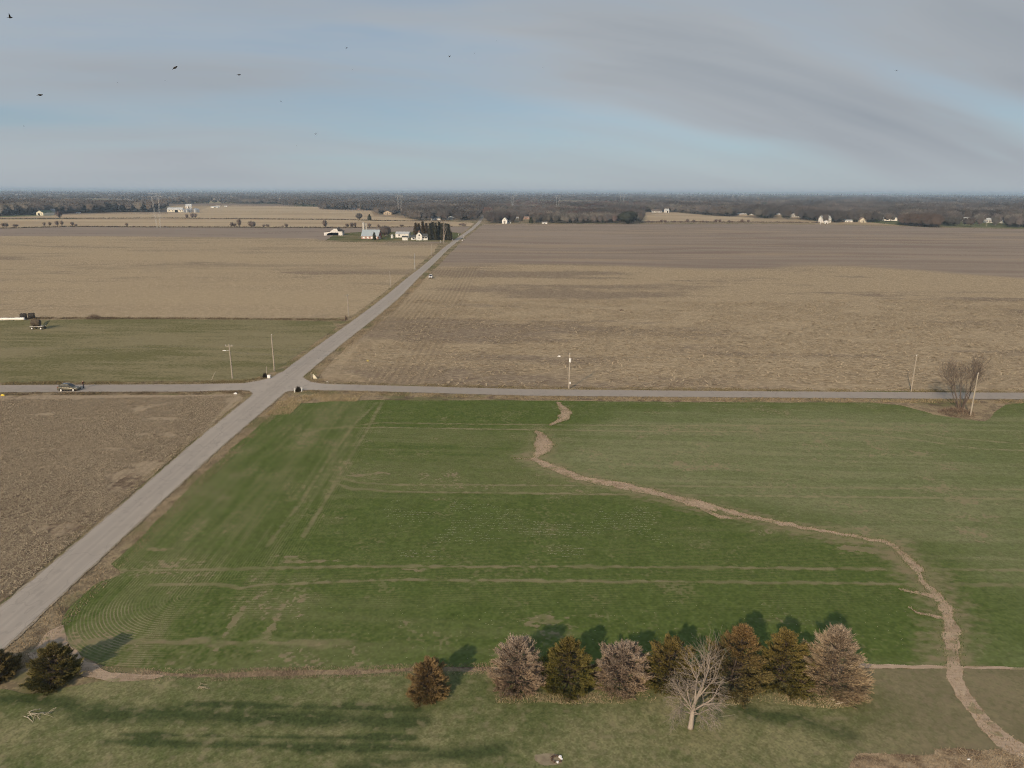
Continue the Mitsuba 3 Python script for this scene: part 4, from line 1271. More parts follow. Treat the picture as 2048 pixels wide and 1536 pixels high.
# ---- hedgerow trees that stand one by one in the far fields
HB = (.185, .145, .125)
for i, (px, py, top, w, lab) in enumerate([
    (12, 455.5, 444, 13, 'small bare hedgerow tree nearest the left edge'), (31, 455, 446.5, 12, 'low bare bush in the hedgerow, second from the left'),
    (89, 453, 441.5, 6, 'slim bare sapling in the left hedgerow'), (100, 452.5, 440.5, 6, 'slim bare sapling right of the slim left one'), (116, 452, 439, 9, 'bare tree, left of the close pair in the left hedgerow'),
    (124, 452, 439.5, 7, 'bare tree, right of the close pair in the left hedgerow'), (144, 452.5, 441, 11, 'round bare bush right of the close pair of hedgerow trees'), (152, 453, 446.5, 12, 'wide low dark bush in the left hedgerow'),
    (254, 453.5, 443.5, 7, 'lone bare sapling in the hedgerow left of the line of pylons'), (463, 454, 442, 12, 'bushy bare tree, left of the three beyond the tan field'), (469, 454, 445, 9, 'low bush between two bare hedgerow trees'),
    (479, 454, 434, 10, 'tall lollipop shaped bare tree in the middle of the hedgerow'), (505, 455, 438.5, 15, 'broad round bare tree in the hedgerow right of the lollipop one'),
    (528, 455, 446.5, 7, 'short bush right of the broad round hedgerow tree'), (536, 455, 446.5, 9, 'second short bush right of the broad round hedgerow tree'), (574, 455, 445, 10, 'round bare bush alone in the hedgerow'),
    (566, 455.3, 449, 6, 'very low bush left of the lone round bush'), (652, 456, 435, 10, 'tall thin bare tree behind the open shed'),
    (695, 455.6, 445, 9, 'bare bush behind the yard of the open shed'), (703, 455.6, 443, 9, 'taller bare bush behind the farm yard'), (711, 455.6, 443.5, 8, 'bare bush left of the tall silo'), (740, 455, 444, 12, 'bare tree just right of the two silos'),
    (758, 454.8, 447.5, 8, 'small tree right of the barn roof'), (803, 454, 448, 9, 'small round tree above the white outbuilding'), (927, 453, 444.5, 15, 'spreading bare tree left of the far end of the long road'),
    (918, 452, 446, 9, 'small tree beside the spreading one near the far road')]):
    puff_tree(px, py, top, w, lab, 900 + i, np.array(HB) * (0.75 + .3 * ((i * 37) % 10) / 10), lobes=1 if w < 8 else (2 if w < 13 else 3), dens=.8)
puff_tree(121, 437.5, 419, 15, 'leaning bare tree in front of the cream barn', 960, (.14, .105, .10), lobes=2)
for i, (px, w, top) in enumerate(((374, 7, 424.5), (385, 9, 423), (391, 8, 424))):
    puff_tree(px, 437, top, w, f'bare tree, {NTH[i]} from the left of three before the steel grain bins', 965 + i, (.17, .13, .115), lobes=1, group='trees before the grain bins')
conifer(739, 441, 428.5, 11, 'dark cone shaped evergreen beside a round bare tree in the far field', 970)
puff_tree(720, 439.5, 423.5, 16, 'round grey bare tree beside the dark cone shaped evergreen', 971, (.115, .105, .098), lobes=4)
conifer(1062, 446.5, 433.5, 11, 'dark evergreen beside the white houses at the far end of the road', 972)


def ground_weeds(name, line, width, n, h, lab, seed, c0, c1, cat='weeds', bw=.05, ok=None):
    g = np.random.default_rng(seed)
    p = np.asarray(line, float)
    seg = np.linalg.norm(np.diff(p, axis=0), axis=1)
    cum = np.r_[0, np.cumsum(seg)]
    s = g.uniform(0, cum[-1], n)
    i = np.clip(np.searchsorted(cum, s) - 1, 0, len(seg) - 1)
    t = (s - cum[i]) / seg[i]
    q = p[i] * (1 - t[:, None]) + p[i + 1] * t[:, None]
    d = (p[i + 1] - p[i]) / seg[i][:, None]
    nn = np.c_[d[:, 1], -d[:, 0]]
    q = q + nn * (width[0] + (width[1] - width[0]) * g.uniform(0, 1, n))[:, None]
    keep = ~shapely.contains_xy(ROADS.buffer(.15), q[:, 0], q[:, 1])
    if ok is not None:
        keep &= shapely.contains_xy(ok, q[:, 0], q[:, 1])
    cl = meshkit.fbm(np.c_[q / 3.0, np.zeros(n)], 3, seed)
    keep &= cl + g.uniform(-.2, .2, n) > .42
    q, cl = q[keep], cl[keep]
    n = len(q)
    dd = np.c_[g.normal(0, .55, (n, 2)), np.ones(n)]
    tt = g.uniform(0, 1, (n, 1))
    L = h * g.uniform(.5, 1.15, n) * (.5 + 1.1 * cl)
    v, f, c = blades(np.c_[q, np.full(n, .02)], dd, L, bw, np.array(c0) * (1 - tt) + np.array(c1) * tt, g)
    k = key_of(name)
    scene[k] = mikit.ply(trimesh.Trimesh(v, f, process=False), 'leafage', color=c)
    labels[k] = {'kind': 'stuff', 'label': lab, 'category': cat}


ground_weeds('roadside_weeds', ns_right[:26], (.2, 4.2), 30000, .30, 'dry weeds and litter between the long road and the green field', 1001, (.19, .15, .10), (.40, .325, .22), bw=.07)
ground_weeds('roadside_weeds', ns_left[:26], (-2.0, -.1), 14000, .28, 'straw coloured grass along the left edge of the long road', 1002, (.19, .165, .09), (.40, .335, .21), bw=.06)
ground_weeds('roadside_weeds', np.vstack([ew_bot2[3:]]), (.2, 3.4), 20000, .35, 'dry grass between the cross road and the green field', 1003, (.19, .15, .10), (.41, .335, .21), bw=.10)
ground_weeds('roadside_weeds', np.vstack([ew_top2[3:]]), (-2.8, -.2), 14000, .35, 'rough grass on the far side of the cross road', 1004, (.13, .115, .06), (.30, .245, .15), bw=.10)
ground_weeds('roadside_weeds', ew_top[1:6], (-3.2, -.2), 9000, .4, 'grass between the cross road and the pasture', 1005, (.14, .12, .06), (.30, .245, .145), bw=.10)
ground_weeds('roadside_weeds', ew_bot[1:6], (.2, 2.6), 8000, .4, 'weeds between the cross road and the broken stubble', 1006, (.13, .10, .07), (.30, .24, .16), bw=.10)
ground_weeds('roadside_weeds', GL([(552, 830), (580, 802), (620, 795), (720, 796)]), (-2.2, 3.0), 9000, .45, 'pale yellow grass on the rounded corner of the green field', 1007, (.28, .225, .13), (.50, .42, .27), bw=.10)
for pts, lab, sd in ((GL([(-200, 458.5), (0, 457), (140, 453.6), (260, 454.2), (520, 455.2), (700, 455.6), (905, 453.4)]), 'dark line of brush along the nearer hedgerow on the left', 1011),
                     (GL([(-200, 438.6), (0, 438), (130, 437.4), (330, 436.3), (520, 438.2), (690, 439.6), (760, 441.6), (900, 442.6)]), 'dark line of brush along the farther hedgerow on the left', 1012)):
    ground_weeds('hedgerow_brush', pts, (-3.0, 3.0), 9000, 1.7, lab, sd, (.075, .058, .045), (.16, .125, .095), 'hedge', bw=.75)
ground_weeds('hedgerow_brush', GL([(-60, 638), (0, 638), (70, 637), (200, 636.5), (420, 637.5), (560, 639), (690, 640)]), (-1.6, 1.6), 9000, .55, 'rough dead weeds along the top of the pasture', 1013, (.12, .095, .065), (.27, .215, .14), 'hedge', bw=.14)
ground_weeds('hedgerow_brush', GL([(1280, 444.6), (1400, 444.4), (1500, 445), (1640, 446)]), (-3.0, 3.0), 3500, 2.4, 'thin reddish brush along the far edge of the right field', 1014, (.09, .068, .056), (.19, .145, .12), 'hedge', bw=.8)
ground_weeds('lawn_edge_weeds', GL([(165, 1346), (300, 1350), (400, 1352), (634, 1346), (810, 1341), (990, 1338)]), (-.9, .9), 11000, .22, 'pinkish dead weeds along the lawn edge', 1015, (.24, .18, .13), (.44, .355, .26), bw=.045)
ground_weeds('lawn_edge_weeds', GL([(990, 1400), (1035, 1402), (1085, 1398), (1110, 1400), (1140, 1404), (1180, 1400), (1240, 1402), (1330, 1398), (1440, 1408), (1520, 1398), (1560, 1402), (1660, 1412), (1715, 1402)]), (-.9, .5), 9000, .26, 'straw pale grass under the skirts of the cedar row', 1016, (.28, .22, .13), (.50, .42, .28), bw=.045)


def edge_crop():
    """Young wheat and clods that break the rim of the washed channel."""
    g = np.random.default_rng(1021)
    pts = []
    for geo in getattr(GULLY, 'geoms', [GULLY]):
        for r in [geo.exterior, *geo.interiors]:
            n = int(r.length * 26)
            pts.append(np.array([r.interpolate(s).coords[0] for s in g.uniform(0, r.length, n)]))
    q = np.vstack(pts)
    q = q + g.normal(0, .26, q.shape) * g.choice([1, 2.2], (len(q), 1), p=[.75, .25])
    y_end = G(1900, 1336)[1]
    q = q[(q[:, 1] > y_end)]
    n = len(q)
    t = g.uniform(0, 1, (n, 1))
    v, f, c = blades(np.c_[q, np.full(n, .03)], np.c_[g.normal(0, .6, (n, 2)), np.ones(n)], g.uniform(.10, .26, n), .07, np.array((.060, .095, .022)) * (1 - t) + np.array((.135, .165, .055)) * t, g)
    scene['channel_edge_crop'] = mikit.ply(trimesh.Trimesh(v, f, process=False), 'leafage', color=c)
    labels['channel_edge_crop'] = {'kind': 'stuff', 'label': 'young green wheat along the rim of the washed out channel', 'category': 'crop'}
    q = np.c_[g.uniform(GULLY.bounds[0], GULLY.bounds[2], 240000), g.uniform(GULLY.bounds[1], GULLY.bounds[3], 240000)]
    q = q[shapely.contains_xy(GULLY.buffer(.1), q[:, 0], q[:, 1])][:9000]
    n = len(q)
    t = g.uniform(0, 1, (n, 1))
    v, f, c = blades(np.c_[q, np.full(n, .05)], np.c_[g.normal(0, 1, (n, 2)), np.full(n, .5)], g.uniform(.10, .34, n), .06, np.array((.19, .135, .09)) * (1 - t) + np.array((.46, .38, .27)) * t, g)
    scene['channel_litter'] = mikit.ply(trimesh.Trimesh(v, f, process=False), 'leafage', color=c)
    labels['channel_litter'] = {'kind': 'stuff', 'label': 'bits of washed straw and clods in the bare channel', 'category': 'straw'}


edge_crop()


# ------------------------------------------------------------------ straw and residue that lies on the fields
def residue(name, poly, n, size, lab, seed, c0, c1, cat='crop residue', thr=.0, sc=6.0, along=None):
    g = np.random.default_rng(seed)
    x0, y0, x1, y1 = poly.bounds
    q = np.c_[g.uniform(x0, x1, n * 3), g.uniform(y0, y1, n * 3)]
    q = q[shapely.contains_xy(poly, q[:, 0], q[:, 1])][:n]
    if thr:
        q = q[meshkit.fbm(np.c_[q[:, 0] / sc, q[:, 1] / (sc * .5), np.zeros(len(q))], 3, seed) > thr]
    n = len(q)
    a = g.uniform(0, 6.28, n) if along is None else along + g.normal(0, .12, n)
    if along is not None:
        vv = -q[:, 0] * SE + q[:, 1] * CE
        q = q + np.outer(np.round(vv / .76) * .76 - vv + g.normal(0, .05, n), [-SE, CE])
    L, W = size[0] * g.uniform(.4, 1.2, n), size[1] * g.uniform(.6, 1.3, n)
    d = np.c_[np.cos(a), np.sin(a)]
    e = np.c_[-np.sin(a), np.cos(a)]
    tl = g.uniform(.0, .35, n) * L
    z = Z1 + .02 + g.uniform(0, .03, n)
    v = np.stack([np.c_[q - d * L[:, None] / 2 - e * W[:, None] / 2, z], np.c_[q + d * L[:, None] / 2 - e * W[:, None] / 2, z + tl], np.c_[q + d * L[:, None] / 2 + e * W[:, None] / 2, z + tl], np.c_[q - d * L[:, None] / 2 + e * W[:, None] / 2, z]], 1).reshape(-1, 3)
    f = (np.arange(n)[:, None, None] * 4 + np.array([[0, 1, 2], [0, 2, 3]])).reshape(-1, 3)
    t = g.uniform(0, 1, (n, 1))
    c = np.repeat(np.array(c0) * (1 - t) + np.array(c1) * t, 4, 0)
    k = key_of(name)
    scene[k] = mikit.ply(trimesh.Trimesh(v, f, process=False), 'leafage', color=c)
    labels[k] = {'kind': 'stuff', 'label': lab, 'category': cat}


st_poly = Polygon(GL([(0, 800), (470, 792), (396, 872), (300, 957), (196, 1042), (108, 1116), (0, 1210), (-120, 1290), (-200, 1100), (-60, 800)])).buffer(0)
residue('stubble_stalks', st_poly, 100000, (.50, .080), 'broken pale stalks lying on the dark stubble field', 1101, (.17, .13, .09), (.56, .465, .33), thr=.33, sc=9)
fl_poly = Polygon(GL([(760, 1000), (1290, 1004), (1360, 1110), (800, 1120)])).buffer(0)
residue('corn_flecks', fl_poly, 2800, (.34, .045), 'scattered whitish flecks of old stalks in the green crop', 1102, (.24, .24, .15), (.44, .41, .31), thr=.50, sc=7, along=AEW)
fl2 = Polygon(GL([(560, 1200), (1900, 1200), (1880, 1320), (600, 1330)])).buffer(0)
residue('corn_flecks', fl2, 220, (.12, .045), 'sparse pale specks of stalk in the lower green crop', 1103, (.30, .27, .18), (.50, .45, .34), along=AEW)
fl3 = Polygon(GL([(660, 770), (2048, 782), (2048, 600), (780, 600)])).buffer(0)
residue('corn_flecks', fl3, 40000, (.95, .26), 'pale husks lying on the tan corn stubble across the road', 1104, (.30, .235, .155), (.50, .41, .285), thr=.40, sc=14)

# ------------------------------------------------------------------ far houses, pylons, woods
HOUSES = [
    # px, py, width px, height px (to the ridge), wall, roof, angle, kind, label
    (91, 430.6, 19, 10, 'cream_boards', 'green_roof', 1.25, 'barn', 'cream barn with dark green roof at the edge of the left wood'),
    (105, 428.0, 10, 10, 'grey_boards', 'pale_roof', 0.3, 'house', 'grey house peeping over the green barn roof'),
    (352, 424.2, 30, 9.2, 'cream_boards', 'pale_roof', 0.05, 'barn', 'long cream farm building left of the steel grain bins'),
    (378, 417.0, 11, 9.0, 'white_boards', 'pale_roof', 0.15, 'barn', 'pale grey gabled building behind the steel grain bins'),
    (157, 426.4, 8, 2.2, 'white_boards', 'pale_roof', 0.0, 'shed', 'very low white shed in front of the left wood'),
    (430, 415.6, 14, 3.2, 'white_boards', 'pale_roof', 0.0, 'barn', 'long low white barn beyond the steel grain bins'),
    (437, 413.0, 6, 3.6, 'white_boards', 'brown_shingle', 0.2, 'house', 'small white house behind the long low white barn'),
    (452, 414.0, 5, 2.8, 'white_boards', 'grey_boards', 0.1, 'house', 'tiny pale house right of the long low white barn'),
    (707, 418.6, 7, 4.8, 'white_boards', 'rust_roof', 0.2, 'house', 'small white house at the edge of the far middle field'),
    (716, 419.0, 8, 2.6, 'pink_brick', 'brown_shingle', 0.0, 'house', 'low pinkish brick house beside a small white one'),
    (778, 429.0, 16, 7.6, 'tan_boards', 'brown_shingle', 1.45, 'house', 'tan gabled house on a lawn among the middle trees'),
    (800, 426.0, 10, 6.5, 'white_boards', 'pale_roof', 0.5, 'house', 'white house behind the middle pylon'),
    (850, 428.0, 8, 6.0, 'white_boards', 'pale_roof', 0.6, 'house', 'small white house left among the middle trees'),
    (872, 440.3, 18, 6.8, 'white_boards', 'dark_shingle', 0.0, 'house', 'long white house with a row of windows beyond the windbreak'),
    (901, 438.6, 13, 6.2, 'white_boards', 'white_boards', 1.5, 'house', 'white gabled house right of the long white one'),
    (917, 425.6, 8, 4.8, 'white_boards', 'grey_boards', 1.4, 'house', 'pale house high among the trees left of the far road'),
    (838, 420.0, 8, 4.5, 'grey_boards', 'grey_boards', 0.3, 'house', 'dull grey house deep in the middle trees'),
    (1010, 447.0, 10, 12.0, 'white_boards', 'grey_boards', 1.4, 'house', 'tall white house by the far end of the long road'),
    (1018, 446.6, 6, 5.0, 'white_boards', 'dark_shingle', 0.2, 'shed', 'white shed right of the tall white house'),
    (1017, 425.0, 8, 7.0, 'white_boards', 'dark_shingle', 0.3, 'house', 'white house with dark roof above the tall white one'),
    (1034, 425.0, 5, 7.5, 'cream_boards', 'pale_roof', 1.3, 'house', 'narrow cream house right of the far road'),
    (1005, 424.0, 4, 4.5, 'white_boards', 'pale_roof', 0.3, 'shed', 'tiny white shed among the trees right of the far road'),
    (1052, 437.6, 13, 4.5, 'pink_brick', 'rust_roof', 0.0, 'house', 'low reddish house left of the dark evergreen'),
    (1089, 447.4, 10, 3.4, 'white_boards', 'grey_boards', 0.1, 'shed', 'low white shed at the edge of the right field'),
    (1035, 437.0, 5, 3.0, 'grey_boards', 'pale_roof', 0.1, 'shed', 'pale shed left of the low reddish house'),
    (1313, 425.2, 19, 6.2, 'grey_boards', 'brown_shingle', 0.0, 'house', 'long dull house on the low tan rise'),
    (1333, 425.2, 9, 7.6, 'white_boards', 'pale_roof', 0.2, 'barn', 'pale square building on the low tan rise'),
    (1432, 421.5, 13, 5.5, 'grey_boards', 'pale_roof', 0.4, 'house', 'dull grey house in the right hand wood'),
    (1482, 430.5, 20, 4.0, 'tan_boards', 'grey_boards', 0.0, 'house', 'long low tan house beyond the thin reddish brush'),
    (1506, 430.0, 13, 3.6, 'white_boards', 'pale_roof', 0.0, 'shed', 'long low pale shed right of the long tan house'),
    (1558, 430.0, 15, 3.6, 'white_boards', 'grey_boards', 0.0, 'house', 'low pale house left of a gabled grey one'),
    (1588, 434.0, 15, 8.5, 'grey_boards', 'pale_roof', 1.4, 'house', 'grey gabled house at the right wood edge'),
    (1649, 445.0, 21, 13.5, 'white_boards', 'pale_roof', 0.25, 'barn', 'big white barn with tall pale metal roof beyond the right field'),
    (1652, 447.5, 6, 7.0, 'white_boards', 'white_boards', 1.4, 'shed', 'bright white shed in front of the big metal roofed barn'),
    (1696, 444.0, 15, 4.5, 'white_boards', 'pale_roof', 0.0, 'house', 'low white house between the big barn and the cream gable'),
    (1724, 444.4, 12, 10.0, 'cream_boards', 'rust_roof', 1.45, 'house', 'cream house with steep gable and rusty roof'),
    (1777, 441.0, 24, 9.5, 'white_boards', 'pale_roof', 1.35, 'house', 'white house with broad gable on a small green lawn'),
    (1793, 441.5, 9, 6.5, 'grey_boards', 'pale_roof', 0.2, 'shed', 'grey shed right of the broad gabled white house'),
    (1936, 443.0, 25, 8.5, 'white_boards', 'pale_roof', 0.1, 'house', 'wide pale house behind dark trees at the right'),
    (1975, 445.0, 18, 9.0, 'white_boards', 'pale_roof', 0.3, 'house', 'pale house with grey roof right of the wide pale one'),
    (2004, 446.0, 13, 6.5, 'grey_boards', 'pale_roof', 0.5, 'shed', 'grey shed nearest the right edge'),
]


def far_house(px, py, wpx, hpx, wall, roof, rz, kind, lab):
    m = mpp(px, py)
    end_on = abs(math.cos(rz)) < .4
    if end_on:
        W, L = wpx * m, wpx * m * 1.25
    else:
        L = wpx * m
        W = min(max(L * .55, 4.5), 11.0)
    hr = height_at(px, py, py - hpx)
    hw = hr * .56
    side, f0 = ('x-', W) if end_on else ('y-', L)
    if end_on:
        wins = [(-W * .22, hw * .5, W * .12, hw * .36, 'x-'), (W * .22, hw * .5, W * .12, hw * .36, 'x-')]
        if kind == 'house':
            wins.append((0, hw * 1.12, W * .12, hr * .14, 'x-'))
        rz2 = rz
    else:
        nwin = 4 if wpx > 14 else 3
        wins = [((-.36 + .72 * i / (nwin - 1)) * L, hw * .52, L * .08, hw * .38, 'y-') for i in range(nwin)]
    if kind == 'shed' or wpx < 6:
        wins = wins[:1]
    door = (0.0, max(1.2, f0 * .09), hw * .75, 'dark_inside' if kind != 'house' else 'brown_shingle', side)
    if kind == 'barn':
        door = (f0 * .1, f0 * .2, hw * .85, 'dark_inside', side)
    q = max(wpx * m * .62, 6)
    house(px, py, L, W, hw, hr, rz, wall, roof, lab, {'barn': 'far_barn', 'house': 'far_house', 'shed': 'far_shed'}[kind], kind, wins=wins, door=door, clear=(q, 300 if hpx < 8 else 220, 12))


for hh in HOUSES:
    far_house(*hh)

# the steel bins of the far left farm
for i, (px, rp, top) in enumerate(((368.5, 2.6, 418.3), (374.5, 3.2, 416.8), (381, 3.4, 416.6), (391.5, 4.0, 416.2), (396, 3.4, 417.2))):
    m = mpp(px, 425)
    silo(px, 424.8 + (.2 if i % 2 else 0), rp * m, top, ['shiny steel grain bin, leftmost of the bin row', 'shiny steel grain bin, second from the left of the bin row', 'shiny steel grain bin in the middle of the bin row', 'wide shiny steel grain bin near the right of the bin row',
                                                       'shiny steel grain bin at the right end of the bin row'][i], 'galvanised', 'galvanised', 'grain_bin', True)
CLEAR.append(Polygon(GL([(318, 426), (322, 419), (402, 419), (402, 426)])).buffer(4))


# ------------------------------------------------------------------ pylons of the power line
paint('pylon_steel', (.62, .63, .62), .5, .2)


def pylon(px, py, top, spread, lab, arms=True):
    """Two lattice legs that part towards the top, with a bridge of cross arms."""
    x, y = G(px, py)
    h = height_at(px, py, top)
    m = mpp(px, py)
    w = spread * m / 2
    k = thing('pylon', lab, 'pylon', None)
    r = max(.16, .10 * m)
    for s in (-1, 1):
        leg = MB()
        b, t = np.array([x + s * w * .30, y, 0]), np.array([x + s * w * .62, y, h * .90])
        n = 9
        ww = .9
        for sx in (-1, 1):
            leg.tube([b + [sx * .25, 0, 0], (b + t) / 2 + [sx * ww, 0, 0], t + [sx * .35, 0, 0]], r * .6, 4)
        for i in range(n):
            z0, z1 = i / n, (i + 1) / n
            e0, e1 = ww * (1 - abs(2 * z0 - 1)) + .25, ww * (1 - abs(2 * z1 - 1)) + .25
            s0 = 1 if i % 2 else -1
            leg.tube([b + (t - b) * z0 + [s0 * e0, 0, 0], b + (t - b) * z1 + [-s0 * e1, 0, 0]], r * .35, 3)
        put(k, 'leg', leg, 'pylon_steel')
    br = MB()
    for z in (.90, .985):
        hw = w * (1.45 if z < .95 else 1.0)
        br.tube([[x - hw, y, h * z], [x + hw, y, h * z]], r * .55, 4)
    n = 8
    for i in range(n):
        u0, u1 = -1 + 2 * i / n, -1 + 2 * (i + 1) / n
        za, zb = (.90, .985) if i % 2 else (.985, .90)
        f = lambda u, z: [x + u * w * (1.45 if z < .95 else 1.0), y, h * z]
        br.tube([f(u0, za), f(u1, zb)], r * .4, 3)
    for s in (-1, 1):
        br.tube([[x + s * w * .95, y, h * .985], [x + s * w * 1.25, y, h * 1.0]], r * .45, 3)
    put(k, 'crossarm', br, 'pylon_steel')
    ins = MB()
    for s in (-1.3, 0, 1.3):
        ins.tube([[x + s * w, y, h * .90], [x + s * w, y, h * .86]], r * .5, 4)
    put(k, 'insulator', ins, 'pylon_steel')


pylon(317.5, 456, 386.5, 21, 'tall twin legged lattice pylon standing in the left hedgerow')
pylon(800, 431, 389.5, 11, 'pale twin legged pylon above the middle wood')
pylon(1115, 424, 391.0, 9, 'slim pale pylon above the wood right of the far road')
pylon(1025, 420, 393.0, 6, 'faint pylon among the trees just right of the far road')
pylon(1244, 408, 387.5, 13, 'distant pylon with a flat top near the horizon')

# ------------------------------------------------------------------ the woods
wood([(-120, 433.5), (0, 432.2), (60, 430.2), (160, 426.6), (240, 424.2), (330, 424.4), (330, 410.5), (200, 409.5), (0, 408.5), (-160, 409)], 'broad grey brown wood behind the cream barn on the left', lambda y: np.interp(y, [1300, 1600, 3000], [9, 13, 26]), 16.5, 1201, 44)
wood([(330, 411), (420, 410.5), (480, 410.5), (560, 412), (640, 413.4), (640, 406.5), (330, 406.5)], 'dark wood behind the grain bins and the far tan field', lambda y: np.interp(y, [2000, 2600, 4000], [13, 20, 34]), 16, 1202, 44, evergreen=.05)
wood([(640, 418), (700, 419.6), (742, 421), (752, 428), (790, 424), (790, 409), (640, 408.5)], 'wood edge behind the far middle field', lambda y: np.interp(y, [1700, 2200, 3500], [10, 16, 30]), 15, 1203, 44)
wood([(752, 429.5), (778, 430), (806, 437), (830, 441), (952, 441.5), (962, 430), (964, 408), (790, 409)], 'wood with houses between the middle pylon and the far road', lambda y: np.interp(y, [1150, 1500, 3000], [9, 14, 30]), 14, 1204, 44, evergreen=.12)
wood([(972, 446.6), (1100, 447.4), (1180, 447.3), (1280, 446.6), (1285, 436), (1285, 409), (972, 408)], 'grey and reddish wood right of the far end of the long road', lambda y: np.interp(y, [1040, 1350, 3200], [8, 13, 30]), 12.5, 1205, 44, GREYS + REDS, evergreen=.06)
wood([(1285, 424.5), (1345, 424), (1400, 430), (1500, 436), (1620, 441), (1640, 444), (1645, 411), (1285, 409)], 'wood behind the low tan rise and the thin reddish brush', lambda y: np.interp(y, [1150, 1600, 3200], [9, 15, 30]), 14, 1206, 44, evergreen=.04)
wood([(1640, 446), (1800, 444.5), (1800, 412), (1645, 411)], 'wood with white houses behind the right field', lambda y: np.interp(y, [1080, 1500, 3200], [9, 15, 30]), 14, 1207, 44, evergreen=.06)
wood([(1800, 447), (1866, 449), (1900, 453), (2048, 456), (2200, 460), (2250, 416), (2048, 415), (1800, 412)], 'dark wood at the right beyond the tilled field', lambda y: np.interp(y, [950, 1400, 3000], [9, 14, 30]), 14, 1208, 44, evergreen=.16)
wood(Polygon(GL([(1800, 450), (1868, 455), (1862, 450), (1830, 446.6), (1805, 447)])).buffer(6), 'big rounded thicket of dense brown brush standing out into the right field', 4.2, 11.5, 1209, 120, [(.115, .088, .072), (.135, .10, .082)], name='thicket')
puff_tree(1256, 447.6, 418, 44, 'very wide dark round evergreen above the far edge of the right field', 1210, (.050, .056, .042), name='dark_tree', lobes=6, dens=2.0)
nthin = 0
for i, px in enumerate(range(1150, 1500, 9)):
    if (i * 7) % 3 and (px < 1250 or px > 1290):
        puff_tree(px + (i * 13 % 5), 446.2, 446.2 - (5 if px > 1290 else 8) - (i * 17 % 6), 8, f'thin reddish bare tree, {NTH[nthin]} from the left along the far right field edge', 1300 + i, (.145, .105, .092), lobes=1, dens=.6, group='thin trees at the far edge of the right field')
        nthin += 1


# far woodlots out to the horizon
def far_woods():
    g = np.random.default_rng(77)
    lots = []
    for i in range(330):
        d = 3300 * (13800 / 3300) ** g.uniform(0, 1)
        az = g.uniform(-.74, .74)
        lots.append((d * math.sin(az), d * math.cos(az), g.uniform(120, 700) * (1 + d / 9000), g.uniform(20, 90)))
    bands = [(3000, 5200, 'bluish woodlots on the plain beyond the near woods', 26, 15), (5200, 8600, 'hazy blue woodlots far out on the plain', 40, 16), (8600, 14200, 'faint blue line of woods along the horizon', 62, 18)]
    for lo, hi, lab, sp, h in bands:
        ps = []
        for x, y, L, W in lots:
            d = math.hypot(x, y)
            if lo <= d < hi:
                n = int(L / sp * 1.3) * (2 if lo > 5000 else 3)
                ps.append(np.c_[x + g.uniform(-L / 2, L / 2, n), y + g.uniform(-W / 2, W / 2, n)])
        if hi > 14000:
            az = np.linspace(-.78, .78, 900) + g.normal(0, .0006, 900)
            for dd in (12600, 13600, 14300):
                q = dd + g.normal(0, 120, 900)
                ps.append(np.c_[q * np.sin(az), q * np.cos(az)])
        p = np.vstack(ps)
        p = p[np.hypot(p[:, 0], p[:, 1]) < 14800]
        wd = {26: 1.3, 40: 2.0, 62: 3.0}[sp]
        mb = wood_mesh(p, h * g.uniform(.7, 1.2, len(p)), 26, g, GREYS[:5], .08, lambda y: wd)
        # far trees stand in clumps: widen each clump sideways about its own middle
        k = key_of('woodland')
        scene[k] = crown_ply(mb, mb.normals)
        labels[k] = {'kind': 'stuff', 'label': lab, 'category': 'woods'}
        TRIS.append((k, len(mb.mesh().faces)))


far_woods()
SPK = [(35, 389.5), (60, 391), (118, 392.4), (195, 389.6), (205, 388.6), (218, 389.4), (463, 393.2), (536, 388.2), (545, 388.0), (641, 396.2), (766, 396.6), (1113, 391.0), (1104, 396.4), (1140, 391.2), (1369, 394.6), (1377, 394.4), (1312, 397.8), (1622, 398.2), (1645, 398.4), (1862, 402.4), (1916, 402.8),
       (1984, 406.0), (2020, 404.4), (1528, 408.0), (1434, 402.0)]
for i, (px, py) in enumerate(sorted(SPK)):
    m = mpp(px, py + 2)
    at = G(px, py + 2)
    L = (2.2 + (i * 7 % 5) * .6) * m
    house(px, py + 2, L, 12, 5.5 + (i % 3), 9 + (i % 4), .1 * (i % 7), 'white_boards', 'pale_roof', f'tiny white farm building, {NTH[i]} from the left on the hazy far plain', 'distant_building', 'building', 'far white farm buildings', clear=(L * .8, 260, 20))

# ------------------------------------------------------------------ poles and wires
def woodgrain(p, n, uv):
    s = n2(p.x * 9 + p.y * 7, p.z * 0.9, 401)
    return mixc(col(.34, .30, .245), col(.48, .43, .36), s)


diffuse('pole_wood', woodgrain)
paint('lamp_white', (.85, .85, .84), .4)
paint('can_grey', (.72, .72, .70), .45)
paint('wire_grey', (.16, .16, .155), .7)
paint('yellow_plastic', (.75, .58, .08), .5)
paint('sign_white', (.88, .87, .86), .5)
paint('rusty_brown', (.10, .065, .045), .7)
TOPS = {}


